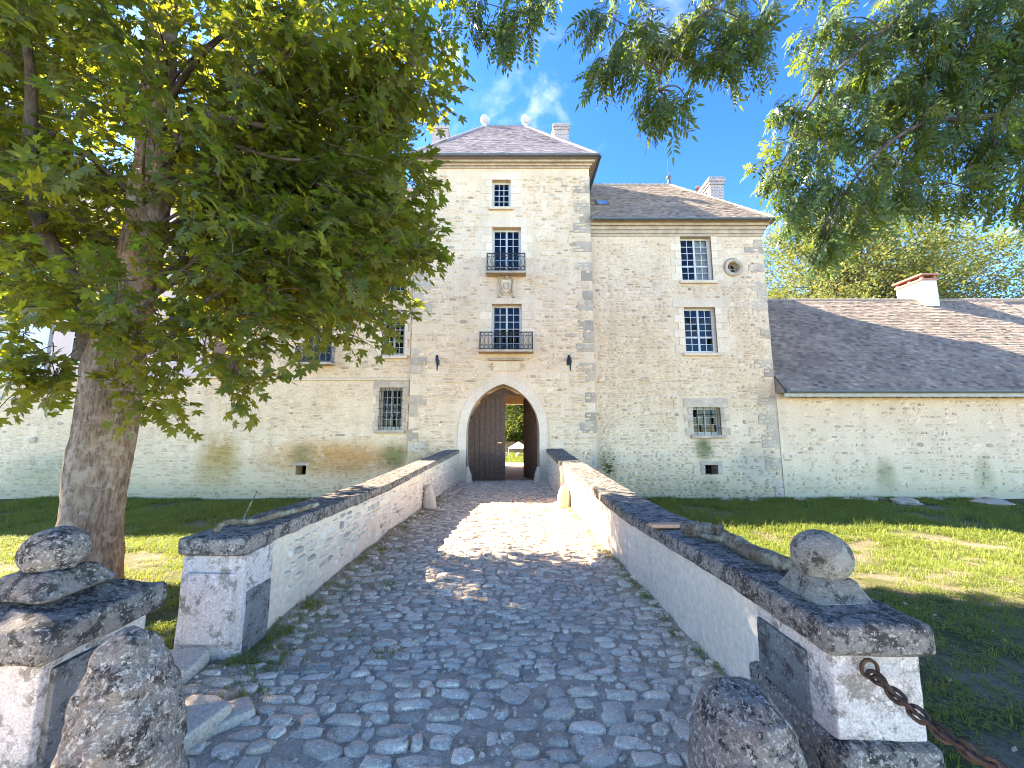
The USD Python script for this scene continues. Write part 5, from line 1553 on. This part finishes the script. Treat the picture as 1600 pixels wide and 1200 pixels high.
def far_tree(label, base, h, cr, leafm, r, n=260, group=None, trunk=.3, low=.3, blobs=BLOBS, dens=1.0):
    t_ = thing('leafy_tree', label, 'tree', base, group)
    b = np.array(base, float)
    P = spline([b, b + [r.normal(0, .3), r.normal(0, .3), h * .4], b + [r.normal(0, .6), r.normal(0, .4), h * .85]], 14)
    v, f = tube(P, np.linspace(trunk, trunk * .25, 14), 9); put(t_, 'trunk', (v, f), M_LIMB, True)
    lb = [(b + [0, 0, h * (low + (1 - low) * .5)], cr, h * (1 - low) * .5)]
    pos = []
    cl = []
    for k in range(int(n / 9)):
        while True:
            p = r.uniform(-1, 1, 3)
            if .25 < np.linalg.norm(p) < 1:
                break
        cl.append(b + [p[0] * cr, p[1] * cr, h * (low + (1 - low) * (.5 + .5 * p[2]))])
    lm_ = MB()
    for c in cl:
        m = int(9 * dens); pos.append(c + r.normal(0, .5, (m, 3)) * cr * .28)
        s_ = P[int(r.integers(5, 13))]
        lm_.add(*tube(spline([s_, (s_ + c) / 2 + [0, 0, .2], c], 7), np.linspace(.06 * trunk / .3, .02, 7), 5))
    put(t_, 'limbs', lm_, M_LIMB, True)
    pos = np.vstack(pos); R = frames(r.normal(0, 1, (len(pos), 3)), r, .4)
    instancer(t_, 'crown', [(m,) for m in blobs], (leafm,), pos, quat_of(R), r.uniform(.8, 1.5, len(pos)), r.integers(0, len(blobs), len(pos)), kind='stuff')
    return t_


rf = np.random.default_rng(131)
far_tree('tall sunlit tree rising behind the barn roof at the right edge', (25.5, 29, 0), 19.5, 6.6, M_FAR, rf, 1500)
far_tree('broad yellowish tree behind the barn roof right of its chimney', (34, 33, 0), 21, 7.5, M_FAR, rf, 1500)
far_tree('spreading tree behind the barn roof just left of its white chimney', (20.0, 30, 0), 13.0, 4.8, M_FAR, rf, 800)
far_tree('small round treetop behind the barn beside the wing corner', (20.0, 40, 0), 13.6, 2.6, M_FAR, rf, 200)
far_tree('second small treetop over the barn ridge with gaps of sky', (24.0, 41, 0), 14.3, 3.0, M_FAR, rf, 200)
far_tree('dark tree in the courtyard framed by the open door', (-.6, 44, 0), 13, 5.0, M_DARKLEAF, rf, 700, low=.08)
far_tree('second dark tree at the back of the courtyard lawn beyond the gate', (3.0, 49, 0), 12, 6.0, M_DARKLEAF, rf, 700, low=.04)
far_tree('low dense leafy tree closing the view just behind the garden shelter', (1.0, 39, 0), 6.5, 3.4, M_DARKLEAF, rf, 1300, low=.02)
far_tree('dark green tree between the left wing and the pink house', (-11.2, 19, 0), 8.0, 1.9, M_DARKLEAF, rf, 300, low=.15)
far_tree('tree standing behind the white house beyond the left edge', (-30, 30, 0), 16, 6, M_DARKLEAF, rf, 400)

# ------------------------------------------------------------------ courtyard behind the gate
put('/World', 'courtyard', bx(-9, 9.5, 20.5, 23.0, -.4, .03), M_GRAVEL, label='pale gravel courtyard behind the gate', cat='ground', kind='structure')
cn = thing('garden_shelter', 'pale peaked garden shelter on the lawn seen through the gate', 'shelter', (.3, 30, 0))
pv_ = [(-.3, 30, .62), (1.3, 30, .62), (1.3, 31.6, .62), (-.3, 31.6, .62), (.5, 30.8, 1.12)]
put(cn, 'canopy', (np.array(pv_), np.array([[0, 1, 4], [1, 2, 4], [2, 3, 4], [3, 0, 4], [0, 2, 1], [0, 3, 2]])), M_CANVAS)
for x in (-.27, 1.27):
    for y_ in (30.05, 31.55):
        put(cn, 'post', tube([(x, y_, -.1), (x, y_, .62)], .03, 8), M_FRAME, True)
put('/World', 'low_wall', rough_box(-5, 6, 36.8, 37.2, -.2, 1.05, .05, .5, .05, 2, 3), M_QUOIN, True, 'stone low wall behind the garden shelter across the courtyard', 'wall')
for k, x in enumerate((-.5, .45, 1.15)):
    v, f = ball((x, 29.3, .12), .18, 40 + k, 1.2, .15); put('/World', 'garden_stone', (v, f), M_PALE, True, ('left', 'middle', 'right')[k] + 'most pale garden stone before the shelter beyond the gate', 'stone')


# ------------------------------------------------------------------ grass
def tuft(seed, n=16, h=.08, spread=.06, w=.004):
    r = np.random.default_rng(seed); mb = MB()
    for k in range(n):
        a = r.uniform(0, 6.28); b = np.array([r.normal(0, spread), r.normal(0, spread), -.01]); hh = h * r.uniform(.5, 1.3); lean = r.uniform(.1, 1.0)
        d = np.array([math.cos(a), math.sin(a), 0]); s_ = np.array([-d[1], d[0], 0]) * w
        m_ = b + d * hh * lean * .35 + [0, 0, hh * .65]; e = b + d * hh * lean + [0, 0, hh * (1.0 - .25 * lean)]
        mb.add(np.array([b - s_, b + s_, m_ + s_ * .8, m_ - s_ * .8, e]), np.array([[0, 1, 2], [0, 2, 3], [3, 2, 4]]), r.uniform(0, .5))
    return mb


def clover(seed, n=9):
    r = np.random.default_rng(seed); mb = MB()
    for k in range(n):
        c = np.array([r.normal(0, .06), r.normal(0, .06), r.uniform(.015, .05)])
        for j in range(3):
            a = j * 2.094 + r.uniform(0, .5); d = np.array([math.cos(a), math.sin(a), r.uniform(-.2, .3)]) * .016; s_ = np.array([-d[1], d[0], 0]) * .6
            mb.add(np.array([c, c + d + s_, c + d * 1.5, c + d - s_]), np.array([[0, 1, 2], [0, 2, 3]]), r.uniform(0, .5))
    return mb


def scatter(n, x0, x1, y0, y1, r, bias=1.0, patch=.46):
    p = np.stack([r.uniform(x0, x1, n), y0 + (y1 - y0) * r.uniform(0, 1, n) ** bias], 1)
    d = fbm(np.stack([p[:, 0] * .9, p[:, 1] * .9, np.zeros(n)], 1), 4, 12)
    return p[d + r.normal(0, .08, n) < 1 - patch]


rg = np.random.default_rng(151)
TUFTS = [tuft(k) for k in range(6)] + [clover(k) for k in range(4)]
P = np.vstack([scatter(36000, 1.95, 15.5, .8, 13.7, rg, 1.35, .47), scatter(34000, -16, -2.5, 2.4, 13.7, rg, 1.2, .44)])
ok = ~((P[:, 0] < 1.95) & (P[:, 0] > -2.6))
P = P[ok]
zz = ground_z(P[:, 0], P[:, 1])
a = rg.uniform(0, 6.28, len(P)); Q = np.stack([np.cos(a / 2), 0 * a, 0 * a, np.sin(a / 2)], 1)
nearb = np.clip(P[:, 1] / 6, .75, 1.5)
idx = np.where(rg.random(len(P)) < .28 + .3 * (P[:, 0] > 0) * (P[:, 1] < 5), rg.integers(6, 10, len(P)), rg.integers(0, 6, len(P)))
instancer('/World', 'grass', [(m,) for m in TUFTS[:6]] + [(m,) for m in TUFTS[6:]], (M_GRASS,), np.c_[P, zz], Q, nearb * rg.uniform(.6, 1.15, len(P)), idx, 'short mown grass and clover on both lawns', 'grass', kind='stuff')
# courtyard lawn
P = np.stack([rg.uniform(-4, 6, 3000), rg.uniform(23, 36, 3000)], 1); a = rg.uniform(0, 6.28, 3000)
instancer('/World', 'grass', [(m,) for m in TUFTS[:6]], (M_GRASS,), np.c_[P, ground_z(P[:, 0], P[:, 1])], np.stack([np.cos(a / 2), 0 * a, 0 * a, np.sin(a / 2)], 1), np.full(3000, 2.5), rg.integers(0, 6, 3000), 'sunlit lawn beyond the courtyard gravel', 'grass', kind='stuff')
# grass and moss along the path's edges
pp = []
for k in range(520):
    y_ = 2.9 + 7.5 * rg.random() ** 1.6
    pp.append((left_face(y_) + abs(rg.normal(0, .20)) + .02, y_))
for k in range(200):
    y_ = 2.6 + 7 * rg.random(); pp.append((right_face(y_) - abs(rg.normal(0, .06)) - .02, y_))
for c in ((-1.25, 3.4), (-.95, 3.1), (-1.55, 2.7), (-1.75, 2.7), (-1.3, 4.4), (-2.1, 2.8), (-2.25, 2.3)):
    for k in range(9):
        pp.append((c[0] + rg.normal(0, .09), c[1] + rg.normal(0, .06)))
P = np.array(pp); a = rg.uniform(0, 6.28, len(P))
instancer('/World', 'edge_grass', [(m,) for m in TUFTS], (M_GRASS,), np.c_[P, path_z(P[:, 0], P[:, 1])], np.stack([np.cos(a / 2), 0 * a, 0 * a, np.sin(a / 2)], 1), rg.uniform(.25, .7, len(P)), rg.integers(0, 10, len(P)), 'little grass tufts between cobbles along the path edges', 'grass', kind='stuff')
# taller seed-heads where the bank turns at the right
P = np.stack([rg.uniform(3.5, 15, 420), rg.normal(9.9, .35, 420)], 1); a = rg.uniform(0, 6.28, 420)
instancer('/World', 'tall_grass', [(tuft(90 + k, 9, .26, .05, .004),) for k in range(3)], (M_GRASS,), np.c_[P, ground_z(P[:, 0], P[:, 1])], np.stack([np.cos(a / 2), 0 * a, 0 * a, np.sin(a / 2)], 1), rg.uniform(.4, 1.0, 420), rg.integers(0, 3, 420), 'taller unmown grass along the bank below the barn', 'grass', kind='stuff')
# fallen leaves
fl = [leaf_blob(70 + k, 1, .05, .0) for k in range(3)]
P = np.vstack([np.stack([rg.uniform(2, 9, 260), .9 + 8 * rg.random(260) ** 1.5], 1), np.stack([rg.uniform(-9, -2.6, 120), 3 + 6 * rg.random(120)], 1)]); n = len(P)
zl = ground_z(P[:, 0], P[:, 1]) + .05
Pp = np.stack([rg.uniform(-1.9, 1.2, 70), 1.6 + 7 * rg.random(70) ** 1.4], 1)
P = np.vstack([P, Pp]); zl = np.concatenate([zl, path_z(Pp[:, 0], Pp[:, 1]) + .03]); n = len(P)
R = frames(np.c_[rg.normal(0, 1, (n, 2)), rg.normal(0, .15, n)], rg, .15)
instancer('/World', 'fallen_leaves', [(m,) for m in fl], (M_DRY,), np.c_[P, zl], quat_of(R), rg.uniform(.5, 1.3, n), rg.integers(0, 3, n), 'pale dry leaves lying scattered on the grass and path', 'leaves', kind='stuff')


def weed(label, c, h, n, m, seed):
    r = np.random.default_rng(seed); mb = MB(); st_ = MB()
    w = thing('weed', label, 'plant', c)
    for k in range(n):
        a = r.uniform(0, 6.28); d = np.array([math.cos(a), math.sin(a), 0]); hh = h * r.uniform(.4, 1)
        tip = np.array(c) + d * hh * .4 + [0, 0, hh]
        st_.add(*tube([np.array(c), np.array(c) + d * hh * .15 + [0, 0, hh * .6], tip], .004, 4, False))
        for j in range(4):
            lv, lf = maple_leaf(h * .28); R = rot(r.uniform(0, 6.28), r.normal(0, .4), r.normal(0, .4))
            mb.add(lv * [.6, 1, 1] @ R.T + np.array(c) + (tip - np.array(c)) * (.4 + .2 * j), lf, r.uniform(0, .5))
    put(w, 'stems', st_, m, True); put(w, 'leaves', mb, m)


weed('yellow-green weed growing behind the right parapet by the tower corner', (3.15, 12.9, .3), .55, 7, M_FAR, 1)
weed('leafy green weed between the left pillar and the parapet end', (-2.32, 2.75, -.02), .16, 6, M_CLOVER, 2)
weed('small weed at the foot of the stubby right guard stone', (1.22, 1.86, 0), .12, 5, M_GRASS, 3)
weed('tiny weed at the foot of the dark corner stone', (-1.98, 3.25, .02), .10, 4, M_CLOVER, 4)
